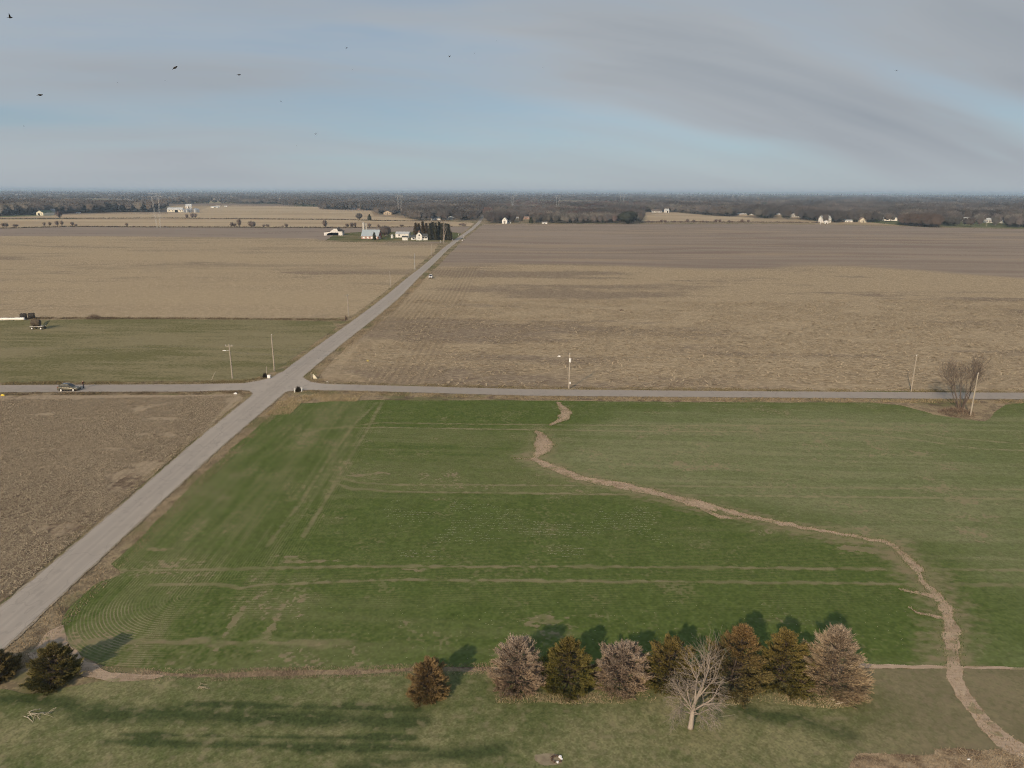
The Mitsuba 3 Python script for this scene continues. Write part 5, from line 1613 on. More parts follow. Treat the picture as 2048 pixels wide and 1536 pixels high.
def pole(tag, px, py, top, lab, r=.18, arm=None, can=False, lamp=False, mat='pole_wood', meter=False):
    x, y = G(px, py)
    h = height_at(px, py, top)
    k = thing('utility_pole', lab, 'utility pole')
    put(k, 'shaft', MB().tube([[x, y, -.1], [x, y, h * .5], [x, y, h]], [r, r * .85, r * .68], 8), mat, smooth=50)
    if arm:
        put(k, 'crossarm', MB().box((x, y - .16, h - .5), (1.9, .12, .14), arm), mat)
        ins = MB()
        for s in (-.8, .8):
            q = local((x, y - .16), arm, s, 0, h - .40)
            ins.tube([q, (q[0], q[1], h - .18)], [.06, .04], 6)
        put(k, 'insulator', ins, 'lamp_white')
    else:
        put(k, 'insulator', MB().tube([[x, y, h], [x, y, h + .28]], [.05, .04], 6), 'lamp_white')
    if can:
        put(k, 'transformer', MB().tube([[x + .05, y - .33, h - 1.95], [x + .05, y - .33, h - 1.9], [x + .05, y - .33, h - 1.05], [x + .05, y - .33, h - 1.0]], [.2, .27, .27, .16], 10), 'sign_white', smooth=40)
    if meter:
        put(k, 'meter_box', MB().box((x + .22, y - .12, 1.55), (.3, .2, .5)), 'can_grey')
    if lamp:
        a = put(k, 'lamp_arm', MB().tube([[x, y, h - 1.75], [x - .7, y - .05, h - 1.62], [x - 1.0, y - .06, h - 1.6]], .045, 5), 'can_grey')
        put(a, 'lamp_head', MB().box((x - 1.25, y - .06, h - 1.62), (.75, .28, .14)), 'lamp_white')
    TOPS[tag] = np.array([x, y, h])


pole('a', 465, 757, 688, 'pole with a crossarm and white lamp left of the crossroads', arm=.05, lamp=True)
pole('b', 549, 742, 670, 'tall bare pole on the grass corner of the crossroads')
pole('c', 697, 633, 588, 'first pole along the left side of the long road past the pasture', arm=1.3)
pole('d', 781, 575, 543, 'pole left of the long road, lower left of the white pickup', r=.17)
pole('e', 830, 540, 508, 'weathered dark pole left of the long road, above left of the white pickup', r=.17, mat='grey_boards')
pole('f', 863, 513, 488, 'pole left of the long road nearest the farm drive', r=.18)
pole('g', 886.5, 486.5, 468, 'pole at the farm drive in front of the bare tree', r=.22)
pole('h', 888.7, 481, 464.5, 'second pole at the farm drive in front of the windbreak', r=.22)
pole('i', 1138, 778, 708, 'white looking pole with a transformer beside the cross road', can=True, meter=True)
pole('j', 1822, 783.4, 711.5, 'thin pole on the far side of the cross road, left of the many stemmed tree', r=.13)
pole('k', 1940.5, 832, 747, 'pale leaning pole right of the many stemmed tree', r=.17)
pole('l', 1938.5, 449.5, 440.5, 'far pole in front of the wide pale house at the right', r=.3)
pole('m', 1972.5, 452.5, 440.0, 'far pole in front of the pale house nearest the right wood', r=.3)


def wire(a, b, sag, r, lab):
    t = np.linspace(0, 1, 14)[:, None]
    p = a * (1 - t) + b * t
    p[:, 2] -= (4 * t * (1 - t)).ravel() * sag
    k = thing('power_wire', lab, 'wire')
    put(k, None, MB().tube(p, r, 4, cap=False), 'wire_grey')


A, B, I, J, K_ = TOPS['a'], TOPS['b'], TOPS['i'], TOPS['j'], TOPS['k']
wire(A - [0, 0, .3], I - [0, 0, .2], 1.0, .013, 'upper wire from the lamp pole across the long road')
wire(A - [0, 0, 1.9], I - [0, 0, 2.2], 1.3, .012, 'lower wire from the lamp pole across the long road')
wire(I - [0, 0, .1], J + [0, 0, 0], 1.1, .010, 'thin wire between the transformer pole and the thin pole')
far_a = np.array([*G(-260, 759), A[2]])
wire(A - [0, 0, .3], far_a, .9, .012, 'wire running left from the lamp pole over the pasture')
wire(B, TOPS['c'], 1.2, .010, 'wire from the corner pole up the long road')


def post(name, px, py, top, lab, cat, r, mat, lean=(0, 0), cap=None):
    x, y = G(px, py)
    h = height_at(px, py, top)
    k = thing(name, lab, cat)
    put(k, None if cap is None else 'shaft', MB().tube([[x, y, -.05], [x + lean[0] * h, y + lean[1] * h, h]], [r, r * .85], 6), mat, smooth=50)
    return k, np.array([x + lean[0] * h, y + lean[1] * h, h])


post('guy_guard', 422.7, 760.5, 743.5, 'slanting yellowish guy wire guard left of the lamp pole', 'guy guard', .07, 'pole_wood', (.55, 0))
post('marker_post', 533.6, 747, 733.5, 'thin short wooden post behind the white box at the crossroads', 'post', .08, 'pole_wood')
post('marker_post', 589, 785, 776.5, 'short white post left of the dark ragged shrub', 'post', .11, 'sign_white', (.18, 0))
post('marker_post', 603.3, 783.4, 775.2, 'short white post right of the dark ragged shrub', 'post', .13, 'sign_white', (.12, 0))
post('marker_post', 622.8, 757.5, 746, 'pale wooden post beside the leaning white panel', 'post', .08, 'pole_wood')
post('marker_post', 1640, 449, 441, 'white far post in front of the big metal roofed barn', 'post', .3, 'sign_white')
post('fence_stump', 691, 640.5, 631.5, 'dark stump like post beside the first pole of the long road', 'post', .22, 'rusty_brown', (.1, 0))
post('fence_stump', 694.3, 640, 634.5, 'shorter dark stump right of the stump like post', 'post', .22, 'rusty_brown', (-.1, 0))


def box_thing(name, px, py, wpx, top, depth, lab, cat, mat, rz=0.0, legs=True):
    x, y = G(px, py)
    m, h = mpp(px, py), height_at(px, py, top)
    k = thing(name, lab, cat)
    put(k, 'panel', MB().box((x, y, h / 2 + .12), (wpx * m, depth, h - .1), rz), mat)
    if legs:
        q = MB()
        for s in (-1, 1):
            q.box((x + s * wpx * m * .38, y, .1), (.08, depth * .7, .24), rz)
        put(k, 'foot', q, 'rusty_brown')
    return k


box_thing('utility_cabinet', 538, 757, 6.0, 750.8, .5, 'bright white square cabinet at the road edge of the crossroads', 'cabinet', 'sign_white')
# a pale panel that leans beside the road
x, y = G(630, 757.8)
m = mpp(630, 758)
k = thing('leaning_panel', 'cream white triangular panel leaning on the grass of the crossroads', 'panel')
pv = MB().prism([(-4.2 * m, 0), (5.2 * m, 0), (-.2 * m, .95), (-4.0 * m, 1.15)], -.06, .06, -.25, (x, y, .05))
put(k, 'board', pv, 'cream_boards')
put(k, 'prop', MB().tube([[x - 2.2 * m, y + .1, .9], [x - 2.0 * m, y + .8, .02]], .05, 5), 'pole_wood')


def blob(name, px, py, wpx, hpx, lab, cat, mat, seed, n=2, flat=.6):
    """A crumpled, irregular lump."""
    g = np.random.default_rng(seed)
    x, y = G(px, py)
    m = mpp(px, py)
    s = trimesh.creation.icosphere(subdivisions=n)
    v = s.vertices * [wpx * m / 2, wpx * m / 2 * flat, hpx * m / 2 * 1.1]
    v *= (1 + .55 * (meshkit.noise(s.vertices * 1.9 + seed, seed)[:, None] - .5))
    v[:, 2] = np.maximum(v[:, 2], -hpx * m * .22) + hpx * m * .22
    k = thing(name, lab, cat)
    put(k, None, trimesh.Trimesh(v + [x, y, .05], s.faces, process=False), mat)


blob('plastic_bag', 471, 788.5, 7, 4.0, 'crumpled white bag in the grass left of the crossroads', 'bag', 'sign_white', 5)
blob('plastic_bag', 5.5, 792, 7, 4.5, 'crumpled yellow bag at the stubble edge near the left border', 'bag', 'yellow_plastic', 6)
blob('plastic_bag', 655, 764.8, 3, 2.4, 'small white bag in the weeds by the cross road', 'bag', 'sign_white', 7)
blob('plastic_sheet', 735.5, 722.6, 6.5, 1.6, 'thin strip of yellow plastic lying in the corn stubble', 'plastic sheet', 'yellow_plastic', 8)
blob('plastic_sheet', 1118.5, 713.6, 6, 2.6, 'white scrap of plastic lying left of the transformer pole', 'plastic sheet', 'sign_white', 9)
blob('soil_clod', 1243, 621, 9, 2.4, 'dark lump lying out in the tan corn field', 'clod', 'rusty_brown', 10)
blob('small_rock', 1937, 1521, 6, 4, 'small whitish rock on the tan brush bed at the bottom right', 'rock', 'sign_white', 12)

# mailbox and small signs by the far farm drive
for px, py, top, lab in ((924.5, 484.5, 480.8, 'white mailbox on a post right of the long road near the farm'),):
    kk, tp = post('mailbox', px, py, top, lab, 'mailbox', .09, 'pole_wood', cap=1)
    put(kk, 'box', MB().box((tp[0], tp[1], tp[2] + .1), (.7, 1.0, .8)), 'sign_white')
post('road_sign', 928, 480, 470.5, 'thin white post right of the long road by the farm drive', 'post', .12, 'sign_white')
post('road_sign', 916.5, 471, 466.5, 'thin white post left of the long road past the farm drive', 'post', .14, 'sign_white')
post('gate_post', 904.5, 481.8, 477.5, 'pale gate post at the end of the farm drive', 'post', .14, 'sign_white')
post('gate_post', 881.5, 485, 479.8, 'pale gate post left of the poles at the farm drive', 'post', .12, 'sign_white')


# the dead branches on the lawn, the fire ring, the tan brush bed
def dead_branch(px, py, lab, seed, L=2.0, n=9, colr=(.40, .36, .28)):
    g = np.random.default_rng(seed)
    x, y = G(px, py)
    mb = MB()
    for i in range(n):
        a = g.normal(-.25, .5)
        d = np.array([math.cos(a), math.sin(a), .10])
        branchy(mb, [x + g.uniform(-.9, .4), y + g.uniform(-.5, .5), .14], d, L * g.uniform(.4, .9), .035, 1, g, colr, droop=.05, spread=.4, kids=(2, 4), minr=.012)
    k = thing('fallen_branch', lab, 'branch')
    put(k, None, mb, 'leafage')


dead_branch(70, 1432, 'heap of pale fallen branches on the lawn at the lower left', 51)
dead_branch(405, 1375, 'thin fallen twigs on the lawn below the dead weeds', 52, 1.1, 6, (.36, .31, .22))
dead_branch(1668, 1408, 'few pale dead twigs under the rightmost cedar', 53, 1.0, 5, (.52, .46, .36))


def ash(p, n, uv):
    return mixc(col(.20, .165, .115), col(.36, .31, .22), f2(p.x / .35, p.y / .3, 501, 3))


diffuse('ash_ground', ash)
patch = Polygon(GL([(1070, 1510), (1090, 1507), (1112, 1509), (1124, 1512), (1124, 1528), (1108, 1533), (1080, 1530), (1070, 1522)])).buffer(0)
sheet('bare_patch', ragged(patch, .15, .16, .5, 511), Z2 + .012, 'ash_ground')
k = thing('fire_ring', 'small ring of charred pale stones on a bare patch of the lawn', 'fire ring')
gx0, gy0 = G(1113, 1520)
g9 = np.random.default_rng(3)
for i in range(9):
    a9 = i * 6.283 / 9
    s = trimesh.creation.icosphere(subdivisions=1)
    v = s.vertices * g9.uniform(.09, .16) * (1 + .3 * g9.uniform(-1, 1, (len(s.vertices), 1))) * [1, 1, .7]
    put(k, 'stone', trimesh.Trimesh(v + [gx0 + .42 * math.cos(a9), gy0 + .36 * math.sin(a9), .12], s.faces, process=False), 'sign_white' if i in (0, 1, 7) else 'rusty_brown')


def reeds(p, n, uv):
    t = f2(p.x / 1.1, p.y / .7, 521, 4)
    c = mixc(col(.17, .125, .085), col(.40, .32, .215), sst(.3, .68, t))
    return mixc(c, col(.50, .43, .32), sst(.6, .9, n2(p.x / .16, p.y / .12, 523)) * .4)


diffuse('dead_reeds', reeds)
bed = Polygon(GL([(1690, 1560), (1700, 1528), (1712, 1512), (1752, 1506), (1800, 1510), (1862, 1508), (1868, 1498), (1905, 1500), (1960, 1503), (2000, 1500), (2045, 1515), (2200, 1570), (2200, 1700), (1690, 1700)])).buffer(0)
bedr = ragged(bed, .3, .5, 1.2, 531)
sheet('reed_bed', bedr, Z2 + .02, 'dead_reeds')
gb = np.random.default_rng(61)
q = np.c_[gb.uniform(bed.bounds[0], bed.bounds[2], 60000), gb.uniform(bed.bounds[1], bed.bounds[3], 60000)]
q = q[shapely.contains_xy(bedr, q[:, 0], q[:, 1])][:16000]
t9 = gb.uniform(0, 1, (len(q), 1))
v, f, c = blades(np.c_[q, np.full(len(q), .06)], np.c_[gb.normal(0, 1.0, (len(q), 2)), np.full(len(q), .6)], gb.uniform(.15, .5, len(q)), .035, np.array((.22, .165, .11)) * (1 - t9) + np.array((.46, .375, .26)) * t9, gb)
scene['dead_stalks'] = mikit.ply(trimesh.Trimesh(v, f, process=False), 'leafage', color=c)
labels['dead_stalks'] = {'kind': 'stuff', 'label': 'tangle of flattened tan stalks on the bed at the bottom right', 'category': 'plants'}

# ------------------------------------------------------------------ vehicles, bales, people, birds
paint('car_gold', (.165, .155, .118), .34, .35, .5)
paint('car_roof', (.05, .06, .07), .22, .2, .5)
paint('car_white', (.82, .81, .80), .28, 0, .6)
paint('car_glass', (.020, .024, .030), .06, 0, .7)
paint('car_black', (.020, .020, .022), .5)
paint('tyre_rubber', (.022, .021, .020), .8)
paint('wheel_silver', (.80, .80, .78), .32, .35)
paint('chrome', (.70, .70, .70), .25, .9)
paint('lens_white', (.80, .80, .78), .15)
paint('lens_red', (.35, .03, .02), .2)


def section_body(secs, at, rz):
    """Loft through cross sections [(x, [(y, z), ...]), ...] (same count), capped at the ends."""
    n = len(secs[0][1])
    v, f = [], []
    for x, sec in secs:
        v += [[x, y, z] for y, z in sec]
    for i in range(len(secs) - 1):
        for j in range(n):
            k = (j + 1) % n
            f.append([i * n + j, i * n + k, (i + 1) * n + k])
            f.append([i * n + j, (i + 1) * n + k, (i + 1) * n + j])
    for s, o in ((0, 1), (len(secs) - 1, -1)):
        for j in range(1, n - 1):
            t = [s * n, s * n + j, s * n + j + 1]
            f.append(t[::o])
    return MB().add(rotz(np.array(v), rz) + np.asarray([*at, 0]), np.array(f)[:, ::-1])


def rr_sec(w, z0, z1, r=.12, tuck=.0):
    """Rounded cross section (counter clockwise in y, z)."""
    h = w / 2
    return [(-h + r, z0), (h - r, z0), (h - tuck * .3, z0 + r), (h, (z0 + z1) / 2), (h - tuck, z1 - r), (h - tuck - r, z1), (-h + tuck + r, z1), (-h + tuck, z1 - r), (-h, (z0 + z1) / 2), (-h + tuck * .3, z0 + r)]


def wheel(k, at, rz, x, y, r, w, rim='wheel_silver'):
    a = np.linspace(0, 2 * np.pi, 21)[:-1]
    def ring(rad, yy):
        return np.c_[x + rad * np.cos(a), np.full(20, yy), r + rad * np.sin(a)]
    s = 1 if y > 0 else -1
    prof = [(r * .62, y - s * w / 2), (r * .93, y - s * w / 2), (r, y - s * w * .3), (r, y + s * w * .3), (r * .93, y + s * w / 2), (r * .62, y + s * w / 2)]
    v = np.vstack([ring(p, q) for p, q in prof])
    f = np.array([[i * 20 + j, i * 20 + (j + 1) % 20, (i + 1) * 20 + (j + 1) % 20, (i + 1) * 20 + j] for i in range(5) for j in range(20)])
    wk = put(k, 'wheel', MB().add(rotz(v, rz) + [*at, 0], f), 'tyre_rubber', smooth=40)
    rv = np.vstack([ring(r * .66, y + s * w * .42), ring(r * .5, y + s * w * .36), ring(r * .16, y + s * w * .50), [[x, y + s * w * .5, r]]])
    ff = [[i * 20 + j, i * 20 + (j + 1) % 20, (i + 1) * 20 + (j + 1) % 20, (i + 1) * 20 + j] for i in range(2) for j in range(20)]
    ft = [[40 + j, 40 + (j + 1) % 20, 60] for j in range(20)]
    m = MB().add(rotz(rv, rz) + [*at, 0], ff)
    m.f.append(np.array(ft))
    put(wk, 'rim', m, rim)


def quad(at, rz, pts):
    v = rotz(np.array(pts, float), rz) + [*at, 0]
    n = len(v)
    c = v.mean(0)
    nn = np.cross(v[1] - v[0], v[2] - v[0]); nn /= np.linalg.norm(nn)
    w = np.vstack([v + nn * .012, v - nn * .012])
    f = [[0, i, i + 1] for i in range(1, n - 1)] + [[n, n + i + 1, n + i] for i in range(1, n - 1)]
    for i in range(n):
        j = (i + 1) % n
        f += [[i, n + i, n + j], [i, n + j, j]]
    return MB().add(w, f)


def crossover():
    at, rz = G(139, 781.2), 0.06 + AEW
    k = thing('car', 'gold grey crossover with silver wheels parked on the cross road', 'car')
    S = 1.0
    low = [(-2.36, rr_sec(1.55, .48, .86, .10)), (-2.28, rr_sec(1.74, .34, 1.02, .12)), (-1.9, rr_sec(1.84, .26, 1.08, .12)), (-.8, rr_sec(1.86, .25, 1.06, .12)), (.6, rr_sec(1.86, .25, 1.03, .12)), (1.15, rr_sec(1.84, .25, 1.00, .13)),
           (1.8, rr_sec(1.80, .27, .93, .14)), (2.2, rr_sec(1.64, .32, .80, .14)), (2.36, rr_sec(1.40, .40, .68, .10))]
    put(k, 'body', section_body(low, at, rz), 'car_gold', smooth=45)
    cab = [(-2.16, rr_sec(1.52, .98, 1.14, .06, .05)), (-1.86, rr_sec(1.66, .98, 1.52, .10, .14)), (-1.45, rr_sec(1.68, .98, 1.68, .10, .19)), (-.6, rr_sec(1.70, .98, 1.73, .10, .20)), (.12, rr_sec(1.70, .98, 1.68, .10, .20)), (.62, rr_sec(1.68, .98, 1.40, .10, .13)), (1.18, rr_sec(1.60, .96, 1.04, .04, .03))]
    put(k, 'cabin', section_body(cab, at, rz), 'car_gold', smooth=45)
    for s in (-1, 1):
        def sw(x0, x1, z1a, z1b, z0=1.08):
            yy = lambda z: s * (.855 - .145 * max(0, (z - 1.1)) / .55 * 1.35 + .012)
            return quad(at, rz, [(x0, yy(z0), z0), (x1, yy(z0), z0), (x1 - .04, yy(z1b), z1b), (x0 + .05, yy(z1a), z1a)][::s])
        put(k, 'window', sw(-1.78, -1.12, 1.42, 1.52), 'car_glass')
        put(k, 'window', sw(-1.02, -.22, 1.56, 1.58), 'car_glass')
        put(k, 'window', sw(-.12, .72, 1.56, 1.22), 'car_glass')
        put(k, 'mirror', MB().box(local(at, rz, .62, s * 1.0, 1.10), (.16, .22, .16), rz), 'car_gold')
        put(k, 'headlight', quad(at, rz, [(2.02, s * .80, .80), (2.26, s * .66, .74), (2.20, s * .60, .84), (1.90, s * .72, .90)][::s]), 'lens_white')
        put(k, 'tail_light', MB().box(local(at, rz, -2.22, s * .72, .98), (.14, .22, .34), rz), 'lens_red')
        put(k, 'roof_rail', MB().tube([local(at, rz, -1.5, s * .56, 1.70), local(at, rz, -.6, s * .58, 1.80), local(at, rz, .1, s * .56, 1.74)], .025, 5), 'chrome')
        put(k, 'sill', MB().box(local(at, rz, -.05, s * .915, .36), (2.0, .05, .16), rz), 'car_black')
    put(k, 'windscreen', quad(at, rz, [(1.10, -.70, 1.10), (1.10, .70, 1.10), (.24, .60, 1.655), (.24, -.60, 1.655)]), 'car_glass')
    put(k, 'rear_window', quad(at, rz, [(-2.13, .66, 1.18), (-2.13, -.66, 1.18), (-1.90, -.58, 1.52), (-1.90, .58, 1.52)]), 'car_glass')
    put(k, 'sunroof', quad(at, rz, [(-.05, -.50, 1.725), (-.05, .50, 1.725), (-1.4, .52, 1.715), (-1.4, -.52, 1.715)]), 'car_roof')
    for x in (-1.42, 1.42):
        for s in (-1, 1):
            arch = np.array([[x + .44 * math.cos(t), s * .925, .37 + .44 * math.sin(t)] for t in np.linspace(0, math.pi, 9)])
            put(k, 'wheel_arch', MB().tube(rotz(arch, rz) + [*at, 0], .05, 4), 'car_black')
            wheel(k, at, rz, x, s * .84, .36, .24)
    put(k, 'bumper', MB().box(local(at, rz, 2.33, 0, .40), (.12, 1.3, .16), rz), 'car_black')
    put(k, 'rear_bumper', MB().box(local(at, rz, -2.34, 0, .42), (.14, 1.5, .18), rz), 'car_black')


crossover()


def pickup():
    at, rz = G(861.5, 556.0), -math.pi / 2 + .05
    k = thing('pickup_truck', 'white pickup truck facing the camera at the edge of the corn field', 'truck')
    low = [(-2.9, rr_sec(1.9, .5, 1.05, .06)), (-1.0, rr_sec(1.98, .42, 1.1, .08)), (.2, rr_sec(2.0, .40, 1.12, .1)), (1.5, rr_sec(1.98, .42, 1.16, .12)), (2.5, rr_sec(1.94, .45, 1.12, .14)), (2.75, rr_sec(1.84, .55, 1.0, .12))]
    put(k, 'body', section_body(low, at, rz), 'car_white', smooth=40)
    cab = [(-1.05, rr_sec(1.80, 1.05, 1.35, .06, .05)), (-.85, rr_sec(1.84, 1.05, 1.86, .1, .16)), (.35, rr_sec(1.84, 1.05, 1.88, .1, .16)), (1.15, rr_sec(1.80, 1.05, 1.16, .04, .03))]
    put(k, 'cabin', section_body(cab, at, rz), 'car_white', smooth=40)
    put(k, 'windscreen', quad(at, rz, [(1.10, -.76, 1.20), (1.10, .76, 1.20), (.44, .62, 1.82), (.44, -.62, 1.82)]), 'car_glass')
    for s in (-1, 1):
        put(k, 'window', quad(at, rz, [(-.7, s * .93, 1.2), (.85, s * .93, 1.2), (.35, s * .82, 1.75), (-.65, s * .82, 1.75)][::s]), 'car_glass')
        put(k, 'headlight', MB().box(local(at, rz, 2.74, s * .76, .90), (.12, .30, .24), rz), 'lens_white')
        put(k, 'mirror', MB().box(local(at, rz, .75, s * 1.1, 1.3), (.14, .24, .24), rz), 'car_black')
    put(k, 'grille', MB().box(local(at, rz, 2.76, 0, .86), (.10, 1.2, .36), rz), 'car_black')
    put(k, 'bumper', MB().box(local(at, rz, 2.84, 0, .52), (.18, 1.94, .22), rz), 'chrome')
    put(k, 'skid_plate', MB().box(local(at, rz, 2.7, 0, .34), (.2, 1.7, .18), rz), 'car_black')
    for x in (-1.75, 1.75):
        for s in (-1, 1):
            wheel(k, at, rz, x, s * .86, .40, .28)


pickup()


# ---- the person beside the car
def capsule_chain(pts, rad, g_sides=8):
    import manifold3d as m3
    out = None
    for (a, ra), (b, rb) in zip(zip(pts[:-1], rad[:-1]), zip(pts[1:], rad[1:])):
        s = m3.Manifold.sphere(1.0, 12)
        h = m3.Manifold.batch_hull([s.scale([ra] * 3).translate([float(v) for v in a]), s.scale([rb] * 3).translate([float(v) for v in b])])
        out = h if out is None else out + h
    return out


def person(px, py, lab, heading):
    x, y = G(px, py)
    k = thing('person', lab, 'person')

    def place(m):
        mm = m.to_mesh()
        t = trimesh.Trimesh(mm.vert_properties[:, :3], mm.tri_verts, process=False)
        t = trimesh.smoothing.filter_taubin(t, iterations=6)
        t.vertices = rotz(t.vertices, heading) + [x, y, .10]
        return t
    torso = capsule_chain([(0, 0, .96), (0, .01, 1.15), (0, .0, 1.36)], [.155, .150, .165])
    for s in (-1, 1):
        torso = torso + capsule_chain([(0, 0, 1.38), (s * .17, 0, 1.40)], [.12, .085])
        torso = torso + capsule_chain([(s * .20, 0, 1.39), (s * .25, .05, 1.12), (s * .16, .24, 1.06)], [.075, .058, .045])
    put(k, 'jacket', place(torso.refine_to_length(.05)), 'cloth_maroon', smooth=True)
    legs = None
    for s in (-1, 1):
        q = capsule_chain([(s * .09, 0, .95), (s * .10, .02, .50), (s * .11, -.02, .09)], [.115, .075, .052])
        legs = q if legs is None else legs + q
    put(k, 'trousers', place(legs.refine_to_length(.05)), 'cloth_navy', smooth=True)
    hd = capsule_chain([(0, .01, 1.45), (0, .02, 1.56)], [.055, .06]) + capsule_chain([(0, .03, 1.60), (0, .015, 1.68)], [.082, .100]) + capsule_chain([(0, .11, 1.61), (0, .135, 1.60)], [.02, .012])
    for s in (-1, 1):
        hd = hd + capsule_chain([(s * .095, .01, 1.63), (s * .10, .0, 1.66)], [.015, .018])
    put(k, 'head', place(hd.refine_to_length(.03)), 'skin', smooth=True)
    hair = capsule_chain([(0, -.015, 1.68), (0, -.03, 1.72)], [.100, .092])
    put(k, 'hair', place(hair.refine_to_length(.04)), 'hair_light', smooth=True)
    for s in (-1, 1):
        hand = capsule_chain([(s * .16, .24, 1.06), (s * .13, .30, 1.05)], [.04, .036])
        for i in range(4):
            hand = hand + capsule_chain([(s * (.15 - .018 * i), .31, 1.065), (s * (.145 - .02 * i), .35 + .008 * (i in (1, 2)), 1.05), (s * (.14 - .02 * i), .365, 1.02)], [.011, .010, .008])
        hand = hand + capsule_chain([(s * .12, .27, 1.075), (s * .09, .30, 1.09)], [.013, .010])
        put(k, 'hand', place(hand.refine_to_length(.012)), 'skin', smooth=True)
        put(k, 'shoe', place(capsule_chain([(s * .11, -.04, .05), (s * .12, .14, .04)], [.055, .045]).refine_to_length(.03)), 'car_black', smooth=True)


paint('cloth_maroon', (.055, .018, .016), .9, 0, .1); paint('cloth_navy', (.020, .022, .040), .9, 0, .1); paint('skin', (.48, .32, .24), .6); paint('hair_light', (.42, .32, .19), .7)
person(167.6, 776.6, 'person in dark maroon jacket and navy trousers standing by the car', 2.4)


# ---- hay: the wagon with its bale, the two dark bales, the white wrapped row
def hay(p, n, uv):
    return mixc(col(.070, .058, .044), col(.150, .124, .092), f2(p.x / .25 + p.z * 3, p.y / .25 + p.z * 2, 601, 3))


def hay_dark(p, n, uv):
    return mixc(col(.035, .032, .030), col(.085, .075, .065), f2(p.x / .3 + p.z * 2, p.y / .3 + p.z * 3, 607, 3))


diffuse('old_hay', hay); diffuse('dark_hay', hay_dark)


def bale(c, r, L, rz, mat, k=None, seed=1):
    n, m = 22, 7
    a = np.linspace(0, 2 * np.pi, n + 1)[:-1]
    g = np.random.default_rng(seed)
    xs = np.linspace(-L / 2, L / 2, m)
    prof = np.interp(np.abs(xs), [0, L * .36, L / 2], [1, 1, .90])
    v = np.vstack([np.c_[np.full(n, x_), q * r * np.cos(a), q * r * np.sin(a) * .97] for x_, q in zip(xs, prof)])
    v *= 1 + .05 * g.normal(size=(len(v), 1))
    v = np.vstack([v, [[-L / 2 - .03, 0, 0], [L / 2 + .03, 0, 0]]])
    f = [[i * n + j, i * n + (j + 1) % n, (i + 1) * n + (j + 1) % n] for i in range(m - 1) for j in range(n)] + [[i * n + j, (i + 1) * n + (j + 1) % n, (i + 1) * n + j] for i in range(m - 1) for j in range(n)]
    f += [[m * n, (j + 1) % n, j] for j in range(n)] + [[m * n + 1, (m - 1) * n + j, (m - 1) * n + (j + 1) % n] for j in range(n)]
    return MB().add(rotz(v, rz) + np.asarray(c), np.array(f)[:, ::-1])


def wagon():
    at = G(77, 658.2)
    m = mpp(77, 658)
    rz = AEW
    L = 26 * m
    k = thing('hay_wagon', 'flat hay wagon with white wheels on the pasture', 'wagon')
    zd = 1.05
    planks = 6
    for i in range(planks):
        put(k, 'deck_board', MB().box(local(at, rz, 0, -1.1 + 2.2 * (i + .5) / planks, zd), (L, 2.2 / planks - .03, .10), rz), 'concrete')
    put(k, 'frame', MB().box(local(at, rz, 0, 0, zd - .16), (L * .92, .9, .18), rz), 'rusty_brown')
    put(k, 'axle', MB().box(local(at, rz, -L * .33, 0, .5), (.14, 1.9, .14), rz), 'rusty_brown')
    put(k, 'axle', MB().box(local(at, rz, L * .36, 0, .5), (.14, 1.9, .14), rz), 'rusty_brown')
    for x in (-L * .33, L * .36):
        for s in (-1, 1):
            wheel(k, at, rz, x, s * 1.0, .42, .26, 'sign_white')
    # the sloping slatted rack at the end
    x1 = L / 2
    rk = MB()
    for s in (-.95, 0, .95):
        rk.tube([local(at, rz, x1 - .05, s, zd), local(at, rz, x1 + 1.5, s, zd + 1.75)], .06, 5)
    rack = put(k, 'rack', rk, 'green_paint')
    for i in range(5):
        t = .18 + i * .2
        put(rack, 'slat', MB().tube([local(at, rz, x1 - .05 + 1.55 * t, -1.15, zd + 1.75 * t), local(at, rz, x1 - .05 + 1.55 * t, 1.15, zd + 1.75 * t)], .075, 4), 'green_paint')
    put(k, 'drawbar', MB().tube([local(at, rz, -L * .45, 0, .6), local(at, rz, -L * .45 - 1.6, 0, .25)], .06, 5), 'rusty_brown')
    b = thing('hay_bale', 'brown round hay bale lying on the hay wagon', 'hay bale')
    r = 6.2 * m / 1.0 * .72
    put(b, None, bale((*local(at, rz, -L * .12, 0, 0)[:2], zd + .05 + 1.15), 1.15, 2.5, rz + .25, 'old_hay', seed=4), 'old_hay')


paint('green_paint', (.045, .075, .05), .6)
wagon()
a0 = G(57, 638.2)
for i, (dx, dy, lab) in enumerate(((-1.5, -.3, 'dark weathered bale at the end of the white wrapped row'), (.9, .6, 'dark weathered bale right of the one at the end of the white row'))):
    b = thing('hay_bale', lab, 'hay bale')
    put(b, None, bale((a0[0] + dx, a0[1] + dy, 1.12), 1.12, 2.0, .5, 'dark_hay', seed=7 + i), 'dark_hay')
paint('white_film', (.80, .78, .75), .35)
k = thing('bale_wrap', 'long low white plastic wrapped feed row running out of the picture at the left', 'bale wrap')
p0, p1 = G(49.5, 640.0), G(-60, 641.5)
nn = 26
rng = np.random.default_rng(12)
pts = [np.array([*(p0 + (p1 - p0) * i / nn), .42]) for i in range(nn + 1)]
put(k, None, MB().tube(pts, .50 + .05 * rng.normal(size=nn + 1), 12), 'white_film', smooth=50)


# ---- birds
paint('feather_black', (.022, .021, .022), .6)
paint('feather_brown', (.040, .034, .030), .6)


def ray_point(px, py, dist):
    d = ray(px, py)
    return np.array([0, 0, HC]) + d / np.linalg.norm(d) * dist


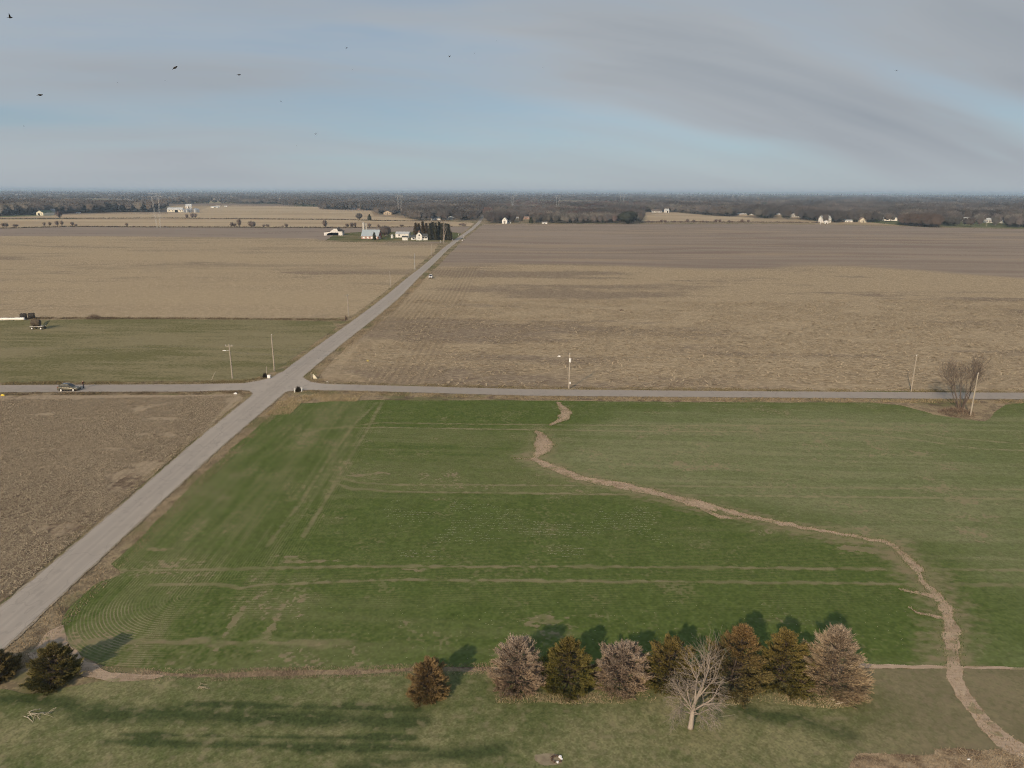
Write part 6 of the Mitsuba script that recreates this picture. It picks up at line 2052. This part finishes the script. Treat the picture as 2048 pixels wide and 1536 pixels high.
def bird(px, py, size_px, yaw, pitch, pose, lab, group=None, mat='feather_black'):
    """A dark songbird in flight; pose: folded, up, spread."""
    L = .24
    dist = L * FPX / (size_px * .66)
    c = ray_point(px, py, dist)
    k = thing('flying_bird', lab, 'bird', group)
    cy, sy, cp, sp = math.cos(yaw), math.sin(yaw), math.cos(pitch), math.sin(pitch)

    def tf(v):
        v = np.asarray(v, float)
        v = np.c_[v[:, 0] * cp - v[:, 2] * sp, v[:, 1], v[:, 0] * sp + v[:, 2] * cp]
        return rotz(v, yaw) + c
    st = [(-.07, .012), (-.05, .026), (-.02, .036), (.02, .038), (.055, .030), (.075, .022), (.09, .022), (.105, .014), (.122, .003)]
    mb = MB()
    n = 10
    a = np.linspace(0, 2 * np.pi, n + 1)[:-1]
    v = np.vstack([np.c_[np.full(n, x_), r * np.cos(a), r * np.sin(a) * .95 + (.008 if x_ > .06 else 0)] for x_, r in st])
    f = [[i * n + j, i * n + (j + 1) % n, (i + 1) * n + (j + 1) % n, (i + 1) * n + j] for i in range(len(st) - 1) for j in range(n)]
    mb.add(tf(v), f)
    put(k, 'body', mb, mat, smooth=60)
    if size_px < 5:
        return
    tl = np.array([[-.06, -.012, .0], [-.06, .012, .0], [-.135, .022, -.004], [-.135, -.022, -.004]])
    tv = np.vstack([tl + [0, 0, .004], tl - [0, 0, .004]])
    bf = [[0, 1, 2, 3], [7, 6, 5, 4], [0, 4, 5, 1], [1, 5, 6, 2], [2, 6, 7, 3], [3, 7, 4, 0]]
    put(k, 'tail', MB().add(tf(tv), bf), mat)
    for s in (-1, 1):
        if pose == 'folded':
            w = np.array([[.05, .030, .018], [.0, .044, .012], [-.09, .020, .004], [-.03, .022, .034]])
        elif pose == 'up':
            w = np.array([[.045, .025, .02], [.03, .10, .085], [-.01, .17, .17], [-.045, .028, .015]])
        else:
            w = np.array([[.045, .028, .018], [.05, .10, .04], [-.03, .185, .035], [-.05, .03, .012]])
        w = w * [1, s, 1]
        wv = np.vstack([w + [0, 0, .004], w - [0, 0, .004]])
        put(k, 'wing', MB().add(tf(wv), bf), mat)


bird(20, 35, 11, .6, .1, 'up', 'dark bird with raised wings in the top left corner of the sky')
bird(350, 135.5, 15, .15, .50, 'folded', 'dark bird climbing with folded wings, largest in the sky')
bird(80, 190, 14, .05, .05, 'folded', 'dark bird gliding level with folded wings low at the left of the sky')
bird(478, 149.6, 10, .3, .10, 'folded', 'dark bird with folded wings right of the climbing one')
bird(693, 95.8, 6.5, .4, .2, 'folded', 'small dark bird high in the middle left of the sky')
bird(899, 113.5, 6, .9, .0, 'up', 'small bird with half raised wings high in the middle of the sky', mat='feather_brown')
bird(1793, 141, 6, 1.2, .0, 'spread', 'small dark bird alone in the right half of the sky')
bird(631, 268, 5.5, .2, .0, 'folded', 'small dark bird lowest in the left half of the sky')
bird(562, 202.6, 5, .4, -.4, 'folded', 'small dark bird diving in the left middle of the sky')
for px, py, s, where in ((949, 106, 3.5, 'right of the half raised wings one'), (235, 165, 3, 'lower left of the climbing one'), (330, 161.6, 2.6, 'just under the climbing one'), (47.5, 252, 3.2, 'nearest the left edge, low in the sky'), (593, 292, 3, 'lowest of all in the sky'),
                         (705, 139, 2.8, 'below the small high one in the middle left'), (1086, 135, 2.5, 'furthest right of the tiny ones'), (992, 82, 2.4, 'highest of the tiny ones')):
    bird(px, py, s, 1.0, 0, 'folded', 'tiny dark speck of a bird, ' + where, 'distant birds across the sky')

# ------------------------------------------------------------------ the air
scene['haze_air'] = {'type': 'homogeneous', 'albedo': {'type': 'rgb', 'value': [0.54, 0.75, 1.0]}, 'sigma_t': 9.5e-5}
scene['haze'] = {'type': 'cube', 'to_world': T().translate([0, 0, 31.0]).scale([16500, 16500, 33.0]), 'bsdf': {'type': 'null'}, 'interior': {'type': 'ref', 'id': 'haze_air'}}
labels['haze'] = {'kind': 'stuff', 'label': 'thin bluish haze lying over the far fields and woods', 'category': 'haze'}
